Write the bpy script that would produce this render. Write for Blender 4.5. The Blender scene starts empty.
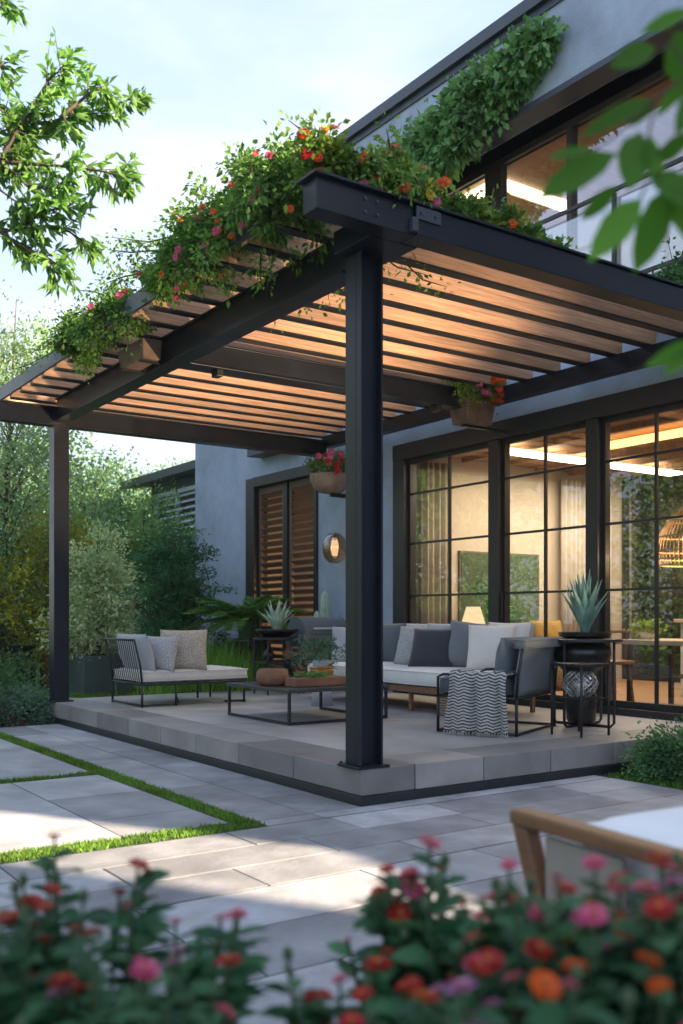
import bpy, math, random
import numpy as np
from mathutils import Vector, Matrix, Euler
random.seed(7); rng = np.random.default_rng(7)
R = math.radians; PI = math.pi
scn = bpy.context.scene; COL = scn.collection
# ------------------------------------------------------------------ camera frame (used to lay out the plants near the lens in metres)
YAW = math.atan(669.5/967)
Fw = np.array([math.sin(YAW), math.cos(YAW), 0]); Rt = np.array([math.cos(YAW), -math.sin(YAW), 0]); Up = np.array([0, 0, 1.])
CAM = np.array([-3.1724, -4.3807, 1.05])
def T(x, y, d): return CAM + d*(Fw + (x-341.5)/967*Rt + (618-y)/967*Up)
# ------------------------------------------------------------------ helpers
LOC = {}
def tag(o, label=None, cat=None, group=None, kind=None):
    if label: o['label'] = label
    if cat: o['category'] = cat
    if group: o['group'] = group
    if kind: o['kind'] = kind
    return o
def thing(name, label, cat, loc=(0, 0, 0), group=None):
    o = bpy.data.objects.new(name, None); COL.objects.link(o); o.location = loc; o.empty_display_size = .1
    LOC[o.name] = np.array(loc, float)
    return tag(o, label, cat, group)
def link(name, me, mat, parent, org=None):
    me.materials.append(mat)
    o = bpy.data.objects.new(name, me); COL.objects.link(o)
    if parent is not None:
        o.parent = parent; LOC[o.name] = LOC[parent.name]
    else:
        o.location = org; LOC[o.name] = np.array(org, float)
    return o
class MB:
    def __init__(s): s.V = []; s.F = []; s.t = []
    def add(s, vs, fs, tint=.5, M=None):
        b = len(s.V)
        for v in vs:
            v = Vector(v)
            if M is not None: v = M @ v
            s.V.append(tuple(v)); s.t.append(tint)
        for f in fs: s.F.append(tuple(b+i for i in f))
        return s
    def box(s, x0, x1, y0, y1, z0, z1, tint=.5, M=None):
        vs = [(x0,y0,z0),(x1,y0,z0),(x1,y1,z0),(x0,y1,z0),(x0,y0,z1),(x1,y0,z1),(x1,y1,z1),(x0,y1,z1)]
        return s.add(vs, [(0,3,2,1),(4,5,6,7),(0,1,5,4),(1,2,6,5),(2,3,7,6),(3,0,4,7)], tint, M)
    def tube(s, pts, r, n=8, tint=.5, M=None, cap=True):
        P = [Vector(p) for p in pts]; m = len(P)
        rr = r if isinstance(r, (list, tuple)) else [r]*m
        vs = []; fs = []; ref = None
        for i in range(m):
            d = (P[min(i+1, m-1)]-P[max(i-1, 0)])
            if d.length < 1e-9: d = Vector((0, 0, 1))
            d.normalize()
            if ref is None:
                ref = Vector((0, 0, 1)) if abs(d.z) < .9 else Vector((1, 0, 0))
            u = d.cross(ref); 
            if u.length < 1e-6: u = d.cross(Vector((0, 1, 0)))
            u.normalize(); w = u.cross(d); ref = w
            for k in range(n):
                a = 2*PI*k/n
                vs.append(P[i]+(u*math.cos(a)+w*math.sin(a))*rr[i])
        for i in range(m-1):
            for k in range(n):
                k2 = (k+1) % n
                fs.append((i*n+k, i*n+k2, (i+1)*n+k2, (i+1)*n+k))
        if cap:
            fs.append(tuple(range(n-1, -1, -1))); fs.append(tuple((m-1)*n+k for k in range(n)))
        return s.add(vs, fs, tint, M)
    def lathe(s, prof, c=(0, 0, 0), n=28, tint=.5, M=None, sx=1, sy=1):
        vs = []; fs = []
        for (r, z) in prof:
            for k in range(n):
                a = 2*PI*k/n; vs.append((c[0]+r*math.cos(a)*sx, c[1]+r*math.sin(a)*sy, c[2]+z))
        for i in range(len(prof)-1):
            for k in range(n):
                k2 = (k+1) % n; fs.append((i*n+k, i*n+k2, (i+1)*n+k2, (i+1)*n+k))
        fs.append(tuple(range(n-1, -1, -1))); fs.append(tuple((len(prof)-1)*n+k for k in range(n)))
        return s.add(vs, fs, tint, M)
    def grid(s, fn, nu, nv, tint=.5, M=None, closed_u=False):
        vs = [fn(i/nu, j/nv) for j in range(nv+1) for i in range(nu+1)]
        fs = [(j*(nu+1)+i, j*(nu+1)+i+1, (j+1)*(nu+1)+i+1, (j+1)*(nu+1)+i) for j in range(nv) for i in range(nu)]
        return s.add(vs, fs, tint, M)
    def build(s, name, mat, parent=None, org=None, bevel=0, smooth=False, solid=0, local=False, sub=0):
        base = LOC[parent.name] if (parent is not None and not local) else (np.array(org, float) if (parent is None) else np.zeros(3))
        me = bpy.data.meshes.new(name)
        me.from_pydata([tuple(np.array(v)-base) for v in s.V], [], s.F); me.update()
        at = me.color_attributes.new('tint', 'FLOAT_COLOR', 'POINT')
        at.data.foreach_set('color', np.repeat(np.array(s.t, np.float32), 4))
        if smooth:
            me.polygons.foreach_set('use_smooth', [True]*len(me.polygons))
        o = link(name, me, mat, parent, org)
        if solid:
            m = o.modifiers.new('solid', 'SOLIDIFY'); m.thickness = solid; m.offset = 0
        if bevel:
            m = o.modifiers.new('bevel', 'BEVEL'); m.width = bevel; m.segments = 2; m.limit_method = 'ANGLE'; m.angle_limit = R(40)
        if sub:
            m = o.modifiers.new('sub', 'SUBSURF'); m.levels = sub; m.render_levels = sub
        return o
def unit(a): return a/np.maximum(np.linalg.norm(a, axis=-1, keepdims=True), 1e-9)
def leaves(name, mat, parent, P, A, L, W, tint, org=None, big=False, droop=.0, flat=0., local=False):
    """many separate leaf blades: base points P, axes A, lengths L, widths W; one mesh"""
    P = np.asarray(P, float); n = len(P); A = unit(np.asarray(A, float))
    L = np.broadcast_to(L, n).reshape(n, 1); W = np.broadcast_to(W, n).reshape(n, 1); tint = np.broadcast_to(tint, n)
    base = LOC[parent.name] if (parent is not None and not local) else (np.array(org, float) if parent is None else 0)
    P = P-base
    q = rng.normal(size=(n, 3)); q[:, 2] += flat*3
    N = unit(q-(q*A).sum(1, keepdims=True)*A)
    S = np.cross(A, N); Z = np.array([[0, 0, 1.]])
    if big:
        def pt(t, w, f): return P+A*L*t+S*W*w+N*W*f-Z*L*droop*t*t
        pts = [pt(0, 0, 0), pt(.22, -.38, .06), pt(.22, .38, .06), pt(.5, -.5, .1), pt(.5, .5, .1), pt(.78, -.33, .07), pt(.78, .33, .07), pt(1, 0, 0), pt(.22, 0, -.04), pt(.5, 0, -.05), pt(.78, 0, -.04)]
        fs = np.array([[0, 8, 1, 1], [0, 2, 8, 8], [1, 8, 9, 3], [8, 2, 4, 9], [3, 9, 10, 5], [9, 4, 6, 10], [5, 10, 7, 7], [10, 6, 7, 7]])
    else:
        def pt(t, w, f): return P+A*L*t+S*W*w+N*W*f-Z*L*droop*t*t
        pts = [pt(0, 0, 0), pt(.45, -.5, .14), pt(1, 0, 0), pt(.45, .5, .14), pt(.5, 0, -.05)]
        fs = np.array([[0, 4, 1, 1], [0, 3, 4, 4], [1, 4, 2, 2], [4, 3, 2, 2]])
    k = len(pts)
    V = np.stack(pts, 1).reshape(-1, 3)
    me = bpy.data.meshes.new(name)
    me.vertices.add(len(V)); me.vertices.foreach_set('co', V.astype(np.float32).ravel())
    loops = []; starts = []; c = 0
    sizes = [3 if f[2] == f[3] else 4 for f in fs]
    tmpl = np.concatenate([f[:z] for f, z in zip(fs, sizes)])
    allv = (np.arange(n)[:, None]*k+tmpl[None, :]).ravel()
    st = np.concatenate([[0], np.cumsum(sizes)[:-1]]); tot = sum(sizes)
    starts = (np.arange(n)[:, None]*tot+st[None, :]).ravel()
    me.loops.add(len(allv)); me.loops.foreach_set('vertex_index', allv.astype(np.int32))
    me.polygons.add(len(starts)); me.polygons.foreach_set('loop_start', starts.astype(np.int32))
    me.update(calc_edges=True); me.validate()
    at = me.color_attributes.new('tint', 'FLOAT_COLOR', 'POINT')
    at.data.foreach_set('color', np.repeat(np.repeat(tint, k), 4).astype(np.float32))
    if big: me.polygons.foreach_set('use_smooth', [True]*len(me.polygons))
    return link(name, me, mat, parent, org)
# ------------------------------------------------------------------ materials
def nodes(name):
    m = bpy.data.materials.new(name); m.use_nodes = True; nt = m.node_tree; nt.nodes.clear()
    out = nt.nodes.new('ShaderNodeOutputMaterial'); return m, nt, out
def N(nt, t, **k):
    n = nt.nodes.new(t)
    for a, b in k.items():
        if a[0] == '_': n.inputs[a[1:].replace('_', ' ')].default_value = b
        else: setattr(n, a, b)
    return n
def c4(c): return (c[0], c[1], c[2], 1)
def mixc(nt, a, b, fac, blend='MIX'):
    m = N(nt, 'ShaderNodeMix', data_type='RGBA', blend_type=blend)
    for sock, v in ((m.inputs[0], fac), (m.inputs[6], a), (m.inputs[7], b)):
        if hasattr(v, 'is_output'): nt.links.new(v, sock)
        else: sock.default_value = v if isinstance(v, (int, float)) else c4(v)
    return m.outputs[2]
def pm(name, col, rough=.5, var=.2, scale=4, stretch=(1, 1, 1), bump=0, bscale=60, metal=0, tint=0, col2=None, detail=5, spec=.5, rvar=.1, stain=0, sheen=0, coat=0, bstretch=(1, 1, 1)):
    m, nt, out = nodes(name); L = nt.links.new
    b = N(nt, 'ShaderNodeBsdfPrincipled'); b.inputs['Metallic'].default_value = metal; b.inputs['Specular IOR Level'].default_value = spec
    if sheen: b.inputs['Sheen Weight'].default_value = sheen
    if coat: b.inputs['Coat Weight'].default_value = coat
    tc = N(nt, 'ShaderNodeTexCoord'); mp = N(nt, 'ShaderNodeMapping'); mp.inputs['Scale'].default_value = stretch
    L(tc.outputs['Object'], mp.inputs[0])
    no = N(nt, 'ShaderNodeTexNoise', _Scale=scale, _Detail=detail, _Roughness=.6); L(mp.outputs[0], no.inputs['Vector'])
    mr = N(nt, 'ShaderNodeMapRange'); mr.inputs[1].default_value = .3; mr.inputs[2].default_value = .7; L(no.outputs[0], mr.inputs[0])
    a = tuple(max(0, x*(1-var)) for x in col); d = col2 if col2 else tuple(x*(1+var) for x in col)
    c = mixc(nt, a, d, mr.outputs[0])
    if stain:
        n2 = N(nt, 'ShaderNodeTexNoise', _Scale=.9, _Detail=6, _Roughness=.7); L(tc.outputs['Object'], n2.inputs['Vector'])
        m2 = N(nt, 'ShaderNodeMapRange'); m2.inputs[1].default_value = .42; m2.inputs[2].default_value = .62; m2.inputs[3].default_value = 1-stain; m2.inputs[4].default_value = 1; L(n2.outputs[0], m2.inputs[0])
        cc = N(nt, 'ShaderNodeCombineColor')
        for i in range(3): L(m2.outputs[0], cc.inputs[i])
        c = mixc(nt, c, cc.outputs[0], 1.0, 'MULTIPLY')
    if tint:
        at = N(nt, 'ShaderNodeAttribute', attribute_name='tint')
        m3 = N(nt, 'ShaderNodeMapRange'); m3.clamp = False; m3.inputs[3].default_value = 1-tint; m3.inputs[4].default_value = 1+tint; L(at.outputs['Fac'], m3.inputs[0])
        cc = N(nt, 'ShaderNodeCombineColor')
        for i in range(3): L(m3.outputs[0], cc.inputs[i])
        c = mixc(nt, c, cc.outputs[0], 1.0, 'MULTIPLY')
    L(c, b.inputs['Base Color'])
    m4 = N(nt, 'ShaderNodeMapRange'); m4.inputs[3].default_value = max(0, rough-rvar); m4.inputs[4].default_value = min(1, rough+rvar); L(no.outputs[0], m4.inputs[0]); L(m4.outputs[0], b.inputs['Roughness'])
    if bump:
        mb = N(nt, 'ShaderNodeMapping'); mb.inputs['Scale'].default_value = bstretch; L(tc.outputs['Object'], mb.inputs[0])
        n3 = N(nt, 'ShaderNodeTexNoise', _Scale=bscale, _Detail=4); L(mb.outputs[0], n3.inputs['Vector'])
        bp = N(nt, 'ShaderNodeBump', _Strength=bump, _Distance=.01); L(n3.outputs[0], bp.inputs['Height']); L(bp.outputs[0], b.inputs['Normal'])
    L(b.outputs[0], out.inputs[0]); return m
def leafmat(name, dark, light, trans=.35, rough=.5, edge=None):
    m, nt, out = nodes(name); L = nt.links.new
    at = N(nt, 'ShaderNodeAttribute', attribute_name='tint')
    c = mixc(nt, dark, light, at.outputs['Fac'])
    tc = N(nt, 'ShaderNodeTexCoord'); no = N(nt, 'ShaderNodeTexNoise', _Scale=2.2, _Detail=2); L(tc.outputs['Object'], no.inputs['Vector'])
    mr = N(nt, 'ShaderNodeMapRange'); mr.inputs[1].default_value = .35; mr.inputs[2].default_value = .65; mr.inputs[3].default_value = .72; mr.inputs[4].default_value = 1.25; L(no.outputs[0], mr.inputs[0])
    cc = N(nt, 'ShaderNodeCombineColor')
    for i in range(3): L(mr.outputs[0], cc.inputs[i])
    c = mixc(nt, c, cc.outputs[0], 1.0, 'MULTIPLY')
    b = N(nt, 'ShaderNodeBsdfPrincipled', _Roughness=rough); b.inputs['Specular IOR Level'].default_value = .25
    t = N(nt, 'ShaderNodeBsdfTranslucent'); L(c, b.inputs['Base Color'])
    c2 = mixc(nt, c, (1.12, 1.3, .6), .5, 'MULTIPLY'); L(c2, t.inputs[0])
    mx = N(nt, 'ShaderNodeMixShader', _Fac=trans); L(b.outputs[0], mx.inputs[1]); L(t.outputs[0], mx.inputs[2]); L(mx.outputs[0], out.inputs[0])
    return m
def emis(name, col, s):
    m, nt, out = nodes(name); e = N(nt, 'ShaderNodeEmission', _Strength=s); e.inputs[0].default_value = c4(col); nt.links.new(e.outputs[0], out.inputs[0]); return m
def glassmat(name, base, gain, tintc=(.93, .96, .95), power=3, rough=0):
    m, nt, out = nodes(name); L = nt.links.new
    lw = N(nt, 'ShaderNodeLayerWeight', _Blend=.5)
    pw = N(nt, 'ShaderNodeMath', operation='POWER'); L(lw.outputs['Facing'], pw.inputs[0]); pw.inputs[1].default_value = power
    ml = N(nt, 'ShaderNodeMath', operation='MULTIPLY_ADD'); L(pw.outputs[0], ml.inputs[0]); ml.inputs[1].default_value = gain; ml.inputs[2].default_value = base
    tr = N(nt, 'ShaderNodeBsdfTransparent'); tr.inputs[0].default_value = c4(tintc)
    gl = N(nt, 'ShaderNodeBsdfGlossy', _Roughness=rough)
    mx = N(nt, 'ShaderNodeMixShader'); L(ml.outputs[0], mx.inputs[0]); L(tr.outputs[0], mx.inputs[1]); L(gl.outputs[0], mx.inputs[2]); L(mx.outputs[0], out.inputs[0]); return m
def stripemat(name, a, b, sc, dist=1.5, dirn='Z', rough=.9, chev=0):
    m, nt, out = nodes(name); L = nt.links.new
    tc = N(nt, 'ShaderNodeTexCoord'); w = N(nt, 'ShaderNodeTexWave', wave_type='BANDS', bands_direction=dirn, _Scale=sc, _Distortion=dist, _Detail=1.5)
    w.inputs['Detail Scale'].default_value = 2.5
    src = tc.outputs['Object']
    if chev:
        sp = N(nt, 'ShaderNodeSeparateXYZ'); L(src, sp.inputs[0])
        pp = N(nt, 'ShaderNodeMath', operation='PINGPONG'); L(sp.outputs[0], pp.inputs[0]); pp.inputs[1].default_value = .045
        ad = N(nt, 'ShaderNodeMath', operation='MULTIPLY_ADD'); L(pp.outputs[0], ad.inputs[0]); ad.inputs[1].default_value = chev; L(sp.outputs[2], ad.inputs[2])
        cb = N(nt, 'ShaderNodeCombineXYZ'); L(sp.outputs[0], cb.inputs[0]); L(sp.outputs[1], cb.inputs[1]); L(ad.outputs[0], cb.inputs[2]); src = cb.outputs[0]
    L(src, w.inputs['Vector'])
    cr = N(nt, 'ShaderNodeMapRange'); cr.inputs[1].default_value = .35; cr.inputs[2].default_value = .65; L(w.outputs[1], cr.inputs[0])
    c = mixc(nt, a, b, cr.outputs[0]); bs = N(nt, 'ShaderNodeBsdfPrincipled', _Roughness=rough); L(c, bs.inputs['Base Color'])
    bp = N(nt, 'ShaderNodeBump', _Strength=.5, _Distance=.004); L(w.outputs[1], bp.inputs['Height']); L(bp.outputs[0], bs.inputs['Normal'])
    L(bs.outputs[0], out.inputs[0]); return m
def wovenmat(name, a, b, sc=90, rough=.9):
    m, nt, out = nodes(name); L = nt.links.new
    tc = N(nt, 'ShaderNodeTexCoord'); v = N(nt, 'ShaderNodeTexVoronoi', _Scale=sc); L(tc.outputs['Object'], v.inputs['Vector'])
    cr = N(nt, 'ShaderNodeMapRange'); cr.inputs[1].default_value = .15; cr.inputs[2].default_value = .6; L(v.outputs[0], cr.inputs[0])
    c = mixc(nt, a, b, cr.outputs[0]); bs = N(nt, 'ShaderNodeBsdfPrincipled', _Roughness=rough); L(c, bs.inputs['Base Color'])
    bp = N(nt, 'ShaderNodeBump', _Strength=.6, _Distance=.005); L(v.outputs[0], bp.inputs['Height']); L(bp.outputs[0], bs.inputs['Normal'])
    L(bs.outputs[0], out.inputs[0]); return m
M = {}
M['metal'] = pm('black_metal', (.007, .010, .017), .36, .35, 3, bump=.05, bscale=40, rvar=.12, spec=.38)
M['metal2'] = pm('dark_frame_metal', (.012, .013, .015), .45, .2, 4)
M['coping'] = pm('coping_metal', (.035, .045, .065), .42, .2, 2)
M['joist'] = pm('cedar_boards', (.45, .265, .155), .62, .38, 5, stretch=(.5, 6, 14), bump=.25, bscale=22, bstretch=(.3, 6, 14), tint=.3)
M['stucco'] = pm('blue_grey_render', (.34, .41, .52), .85, .10, 3, bump=.5, bscale=38, stain=.2)
M['stucco2'] = pm('grey_render', (.23, .235, .25), .85, .12, 3, bump=.25, bscale=60)
M['pave'] = pm('grey_paving_stone', (.37, .385, .41), .62, .16, 3.5, bump=.35, bscale=26, tint=.34, stain=.36, detail=8, rvar=.15)
M['deck'] = pm('terrace_stone', (.45, .43, .415), .5, .16, 3.0, bump=.2, bscale=30, tint=.2, stain=.2, detail=8, rvar=.15)
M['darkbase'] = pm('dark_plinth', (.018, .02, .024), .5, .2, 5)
M['joint'] = pm('joint_sand', (.045, .042, .04), .95, .3, 20)
M['soil'] = pm('soil', (.035, .025, .018), .95, .5, 12, bump=.6, bscale=30)
M['lawn'] = pm('lawn', (.045, .085, .02), .9, .4, 4, bump=.8, bscale=90)
M['grass'] = leafmat('grass_blades', (.06, .15, .02), (.19, .34, .05), .3)
M['white'] = pm('white_fabric', (.72, .71, .7), .9, .07, 6, bump=.25, bscale=250, sheen=.2)
M['cream'] = pm('cream_fabric', (.62, .59, .55), .9, .08, 6, bump=.3, bscale=250, sheen=.2)
M['lgrey'] = pm('light_grey_fabric', (.36, .37, .40), .92, .08, 6, bump=.3, bscale=260, sheen=.2)
M['mgrey'] = pm('mid_grey_fabric', (.16, .175, .20), .92, .1, 6, bump=.3, bscale=260, sheen=.2)
M['dgrey'] = pm('charcoal_fabric', (.032, .035, .045), .9, .12, 6, bump=.3, bscale=260, sheen=.2)
M['slate'] = pm('slate_fabric', (.10, .125, .145), .9, .1, 6, bump=.3, bscale=260, sheen=.15)
M['wbeige'] = wovenmat('woven_beige', (.20, .16, .125), (.47, .41, .35), 85)
M['wgrey'] = wovenmat('woven_grey', (.16, .165, .18), (.44, .44, .45), 95)
M['wlight'] = wovenmat('woven_pale', (.55, .53, .49), (.76, .74, .70), 140)
M['throw'] = stripemat('striped_throw', (.05, .055, .06), (.46, .45, .43), 14, 1.8, 'Z', chev=.35)
M['rope'] = stripemat('rope_weave', (.09, .11, .125), (.22, .26, .29), 22, .8, 'X')
M['rattan'] = stripemat('rattan_weave', (.10, .065, .04), (.30, .21, .14), 14, 1.5, 'Z', .7)
M['woodw'] = pm('teak', (.20, .105, .055), .5, .35, 5, stretch=(1, 8, 8), bump=.1, bscale=30)
M['wooda'] = pm('oiled_armchair_wood', (.17, .078, .032), .42, .3, 4, stretch=(2, 9, 9), bump=.06)
M['terra'] = pm('terracotta_brown', (.20, .095, .055), .75, .25, 8, bump=.3, bscale=50)
M['potb'] = pm('weathered_pot', (.155, .10, .075), .8, .35, 9, bump=.4, bscale=45)
M['potc'] = pm('pale_stone_pot', (.28, .20, .16), .8, .25, 9, bump=.4, bscale=45)
M['black'] = pm('black_ceramic', (.012, .012, .013), .3, .2, 6)
M['gpot'] = pm('green_grey_planter', (.07, .10, .09), .6, .15, 3)
M['gold'] = pm('brass', (.55, .33, .10), .3, .15, 8, metal=.9)
M['bark'] = pm('bark', (.07, .05, .035), .9, .4, 12, stretch=(1, 1, .3), bump=.7, bscale=40)
M['stem'] = pm('green_stem', (.04, .075, .03), .7, .3, 15)
M['intwall'] = pm('interior_plaster', (.50, .42, .35), .85, .05, 2)
M['intfloor'] = pm('interior_oak', (.30, .18, .10), .45, .25, 3, stretch=(6, .7, 1))
M['intceil'] = pm('interior_ceiling_wood', (.30, .165, .09), .55, .3, 3, stretch=(.6, 7, 1))
M['curtain'] = pm('curtain', (.40, .34, .29), .95, .08, 4)
M['picture'] = wovenmat('green_textile_art', (.018, .035, .02), (.06, .095, .05), 45)
M['shutter'] = pm('shutter_wood', (.12, .085, .06), .6, .3, 6, stretch=(1, 1, 8))
M['pale'] = pm('pale_paint', (.5, .52, .54), .6, .08, 4)
M['neigh'] = pm('neighbour_render', (.13, .155, .20), .85, .15, 3, bump=.2)
M['roofm'] = pm('dark_roofing', (.05, .06, .06), .7, .3, 6)
M['led'] = emis('led_warm_white', (1, .80, .52), 2.2)
M['led2'] = emis('led_amber', (1, .50, .16), .9)
M['glow'] = emis('lamp_glow', (1, .78, .5), .35)
M['glass'] = glassmat('window_glass', .07, .55)
M['glass2'] = glassmat('upper_glass', .26, .8)
M['smoke'] = glassmat('smoked_glass', .18, .5, (.72, .55, .38), 2, .05)
M['cglass'] = glassmat('clear_glass', .15, .6, (.9, .93, .93), 2, .02)
M['yellow'] = pm('mustard_fabric', (.28, .17, .03), .9, .12, 6)
G = {}
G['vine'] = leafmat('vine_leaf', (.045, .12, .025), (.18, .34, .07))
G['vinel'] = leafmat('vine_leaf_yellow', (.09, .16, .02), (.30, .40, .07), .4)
G['ivy'] = leafmat('ivy_leaf', (.07, .18, .06), (.25, .46, .17))
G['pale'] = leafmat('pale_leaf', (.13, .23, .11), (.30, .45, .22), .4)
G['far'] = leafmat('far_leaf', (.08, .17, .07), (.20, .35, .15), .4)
G['mid'] = leafmat('mid_leaf', (.06, .15, .04), (.22, .37, .11))
G['dark'] = leafmat('dark_leaf', (.025, .10, .04), (.085, .23, .085), .3)
G['yell'] = leafmat('yellow_leaf', (.17, .20, .02), (.50, .45, .05), .4)
G['vari'] = leafmat('variegated_leaf', (.2, .34, .12), (.85, .88, .6), .4)
G['shrub'] = leafmat('shrub_leaf', (.035, .11, .04), (.14, .29, .10), .25)
G['shrubb'] = leafmat('blue_green_leaf', (.045, .10, .065), (.15, .25, .17), .25)
G['zin'] = leafmat('zinnia_leaf', (.022, .095, .045), (.09, .25, .11), .4)
G['fg'] = leafmat('near_leaf', (.045, .13, .016), (.10, .25, .03), .45, .6)
G['tl'] = leafmat('lanceolate_leaf', (.075, .18, .04), (.20, .38, .09), .45)
G['palm'] = leafmat('cycad_leaf', (.03, .12, .015), (.14, .30, .04), .25)
G['agave'] = pm('agave_green', (.15, .29, .23), .5, .35, 9, tint=.3)
G['agavep'] = pm('agave_pale', (.38, .50, .40), .55, .3, 9, tint=.3)
G['fred'] = leafmat('petal_red', (.25, .01, .012), (.5, .025, .02), .25)
G['forange'] = leafmat('petal_orange', (.50, .06, .01), (.75, .13, .015), .25)
G['fpink'] = leafmat('petal_pink', (.42, .04, .11), (.65, .13, .26), .3)
G['flilac'] = leafmat('petal_lilac', (.45, .13, .35), (.65, .3, .55), .3)
G['fyel'] = leafmat('petal_yellow', (.75, .4, .02), (.9, .6, .06), .3)
G['fcen'] = pm('flower_centre', (.35, .12, .02), .8, .4, 60)
# ------------------------------------------------------------------ ground, paving, terrace
def sheet(name, poly, z, mat, kind='structure', thick=None):
    m = MB(); n = len(poly)
    m.add([(x, y, z) for x, y in poly], [tuple(range(n))])
    return tag(m.build(name, mat, None, (0, 0, 0)), kind=kind)
sheet('ground', [(-90, -60), (90, -60), (90, 120), (-90, 120)], -.03, M['lawn'])
sheet('paving_bed', [(-7, -9), (1.93, -9), (1.93, .2), (0.1, .2), (0.1, 5.12), (-7, 5.12)], -.0028, M['joint'])
pv = MB()
def slabs(m, x0, x1, y0, y1, rx, ly, z0, z1, gap=.009, rand=.3, along='y'):
    """rows of slabs; rows are rx wide and run along y (or x)"""
    a = x0 if along == 'y' else y0; aend = x1 if along == 'y' else y1
    b0, b1 = (y0, y1) if along == 'y' else (x0, x1)
    nrow = max(1, round((aend-a)/rx)); w = (aend-a)/nrow
    for i in range(nrow):
        p = b0; first = True
        while p < b1-1e-4:
            l = ly*(1+random.uniform(-rand, rand))*(random.uniform(.35, 1) if first else 1); first = False
            q = min(p+l, b1)
            if b1-q < .25*ly: q = b1
            g = gap/2
            u0, u1 = a+i*w+g, a+(i+1)*w-g
            zz = z1+random.uniform(-.0006, .0006); t = random.random()
            if along == 'y': m.box(u0, u1, p+g, q-g, z0, zz, t)
            else: m.box(p+g, q-g, u0, u1, z0, zz, t)
            p = q
slabs(pv, -.70, -.02, -.02, 5.1, .34, .8, -.013, 0)                 # border slabs along the step
slabs(pv, -3.7, -.82, 0.02, 1.88, .62, .95, -.013, 0)
slabs(pv, -6.9, -.82, 2.0, 5.1, .6, .95, -.013, 0)
slabs(pv, -6.9, -3.82, 0.02, 1.88, .9, .9, -.013, 0)
slabs(pv, -6.9, 1.9, -1.1, -.16, .31, .85, -.013, 0, along='x')
slabs(pv, -.70, 1.9, -.15, -.02, .13, 1.2, -.013, 0, along='x')
slabs(pv, -6.9, 1.9, -8.9, -1.105, .40, .8, -.013, 0, along='x')
tag(pv.build('paving', M['pave'], None, (0, 0, 0), bevel=.0014), kind='structure')
dk = MB(); DZ = .2
DX1 = 3.65; DY1 = 5.66
y = 0
while y < DY1-.05:                                                   # left edge coping: grey stone, tinted darker partly for the riser's shade
    q = min(y+random.uniform(.55, .75), DY1)
    if DY1-q < .2: q = DY1
    dk.box(-.0, .38, y+.0035, q-.0035, .052, DZ, random.uniform(-.9, -.1)); y = q
x = .385
while x < DX1-.05:
    q = min(x+random.uniform(.5, .65), DX1)
    if DX1-q < .2: q = DX1
    dk.box(x+.0035, q-.0035, 0.0, .38, .052, DZ, random.uniform(-.9, -.1)); x = q  # front coping, same darker tint that takes in the riser's shade
x = DX1
slabs(dk, .385, DX1, .385, DY1, 1.08, 1.3, .052, DZ-.001, gap=.006, rand=.2)
tag(dk.build('terrace', M['deck'], None, (0, 0, 0), bevel=.004), kind='structure')
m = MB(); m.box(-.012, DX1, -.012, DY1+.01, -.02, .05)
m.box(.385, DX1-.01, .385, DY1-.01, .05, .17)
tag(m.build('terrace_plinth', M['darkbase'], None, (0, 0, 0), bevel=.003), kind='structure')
# path behind the terrace
m = MB(); c = [(.9, 8.2), (1.0, 7.2), (1.6, 6.6), (2.6, 6.3), (3.6, 6.2)]
pl = [(0.4, 9.6), (1.0, 8.6), (1.35, 7.6), (1.9, 6.9), (2.8, 6.5), (3.64, 6.3), (3.64, 5.7), (2.2, 5.72), (1.0, 6.5), (.4, 7.6), (-.4, 9.2)]
m.add([(x, y, .0) for x, y in pl]+[(x, y, -.03) for x, y in pl], [tuple(range(len(pl)))]+[(i, (i+1) % len(pl), (i+1) % len(pl)+len(pl), i+len(pl)) for i in range(len(pl))])
tag(m.build('garden_path', M['pave'], None, (0, 0, 0)), kind='structure')
sheet('planting_bed', [(-7, 5.13), (-.02, 5.13), (-.02, 6.6), (-7, 6.6)], -.02, M['soil'])
def blades(name, pts, h, w, mat, label=None, lean=.35, kind='stuff', parent=None, tl=(0, 1)):
    n = len(pts); A = rng.normal(size=(n, 3))*lean; A[:, 2] = 1
    o = leaves(name, mat, parent, pts, A, h*rng.uniform(.6, 1.25, n), w, rng.uniform(*tl, n), org=(0, 0, 0) if parent is None else None, droop=.15)
    if kind: tag(o, label, 'grass', kind=kind)
    return o
def rectpts(x0, x1, y0, y1, n, z=-.012):
    p = rng.uniform(0, 1, (n, 3)); p[:, 0] = x0+p[:, 0]*(x1-x0); p[:, 1] = y0+p[:, 1]*(y1-y0); p[:, 2] = z; return p
gmask = lambda p: p[(np.sin(p[:, 0]*9.1+p[:, 1]*13.7)+np.sin(p[:, 1]*31+p[:, 0]*23)*.7+rng.normal(size=len(p))*.5) > -1.0]
gp = np.concatenate([rectpts(-.815, -.705, -.15, 5.1, 13000), rectpts(-6.5, -.8, 1.885, 1.995, 11000), rectpts(-5.5, -.70, -.155, .015, 19000)])
gp = gmask(gp); blades('joint_grass', gp, .038, .006, M['grass'], 'short green grass strips growing between the grey paving slabs')
gp = np.concatenate([rectpts(1.94, 4.0, -2.6, -.03, 30000, -.03), rectpts(-.9, 3.4, 5.7, 9.5, 26000, -.03)])
blades('lawn_grass', gp, .05, .009, M['grass'], 'short mown lawn grass beside the terrace')
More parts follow.
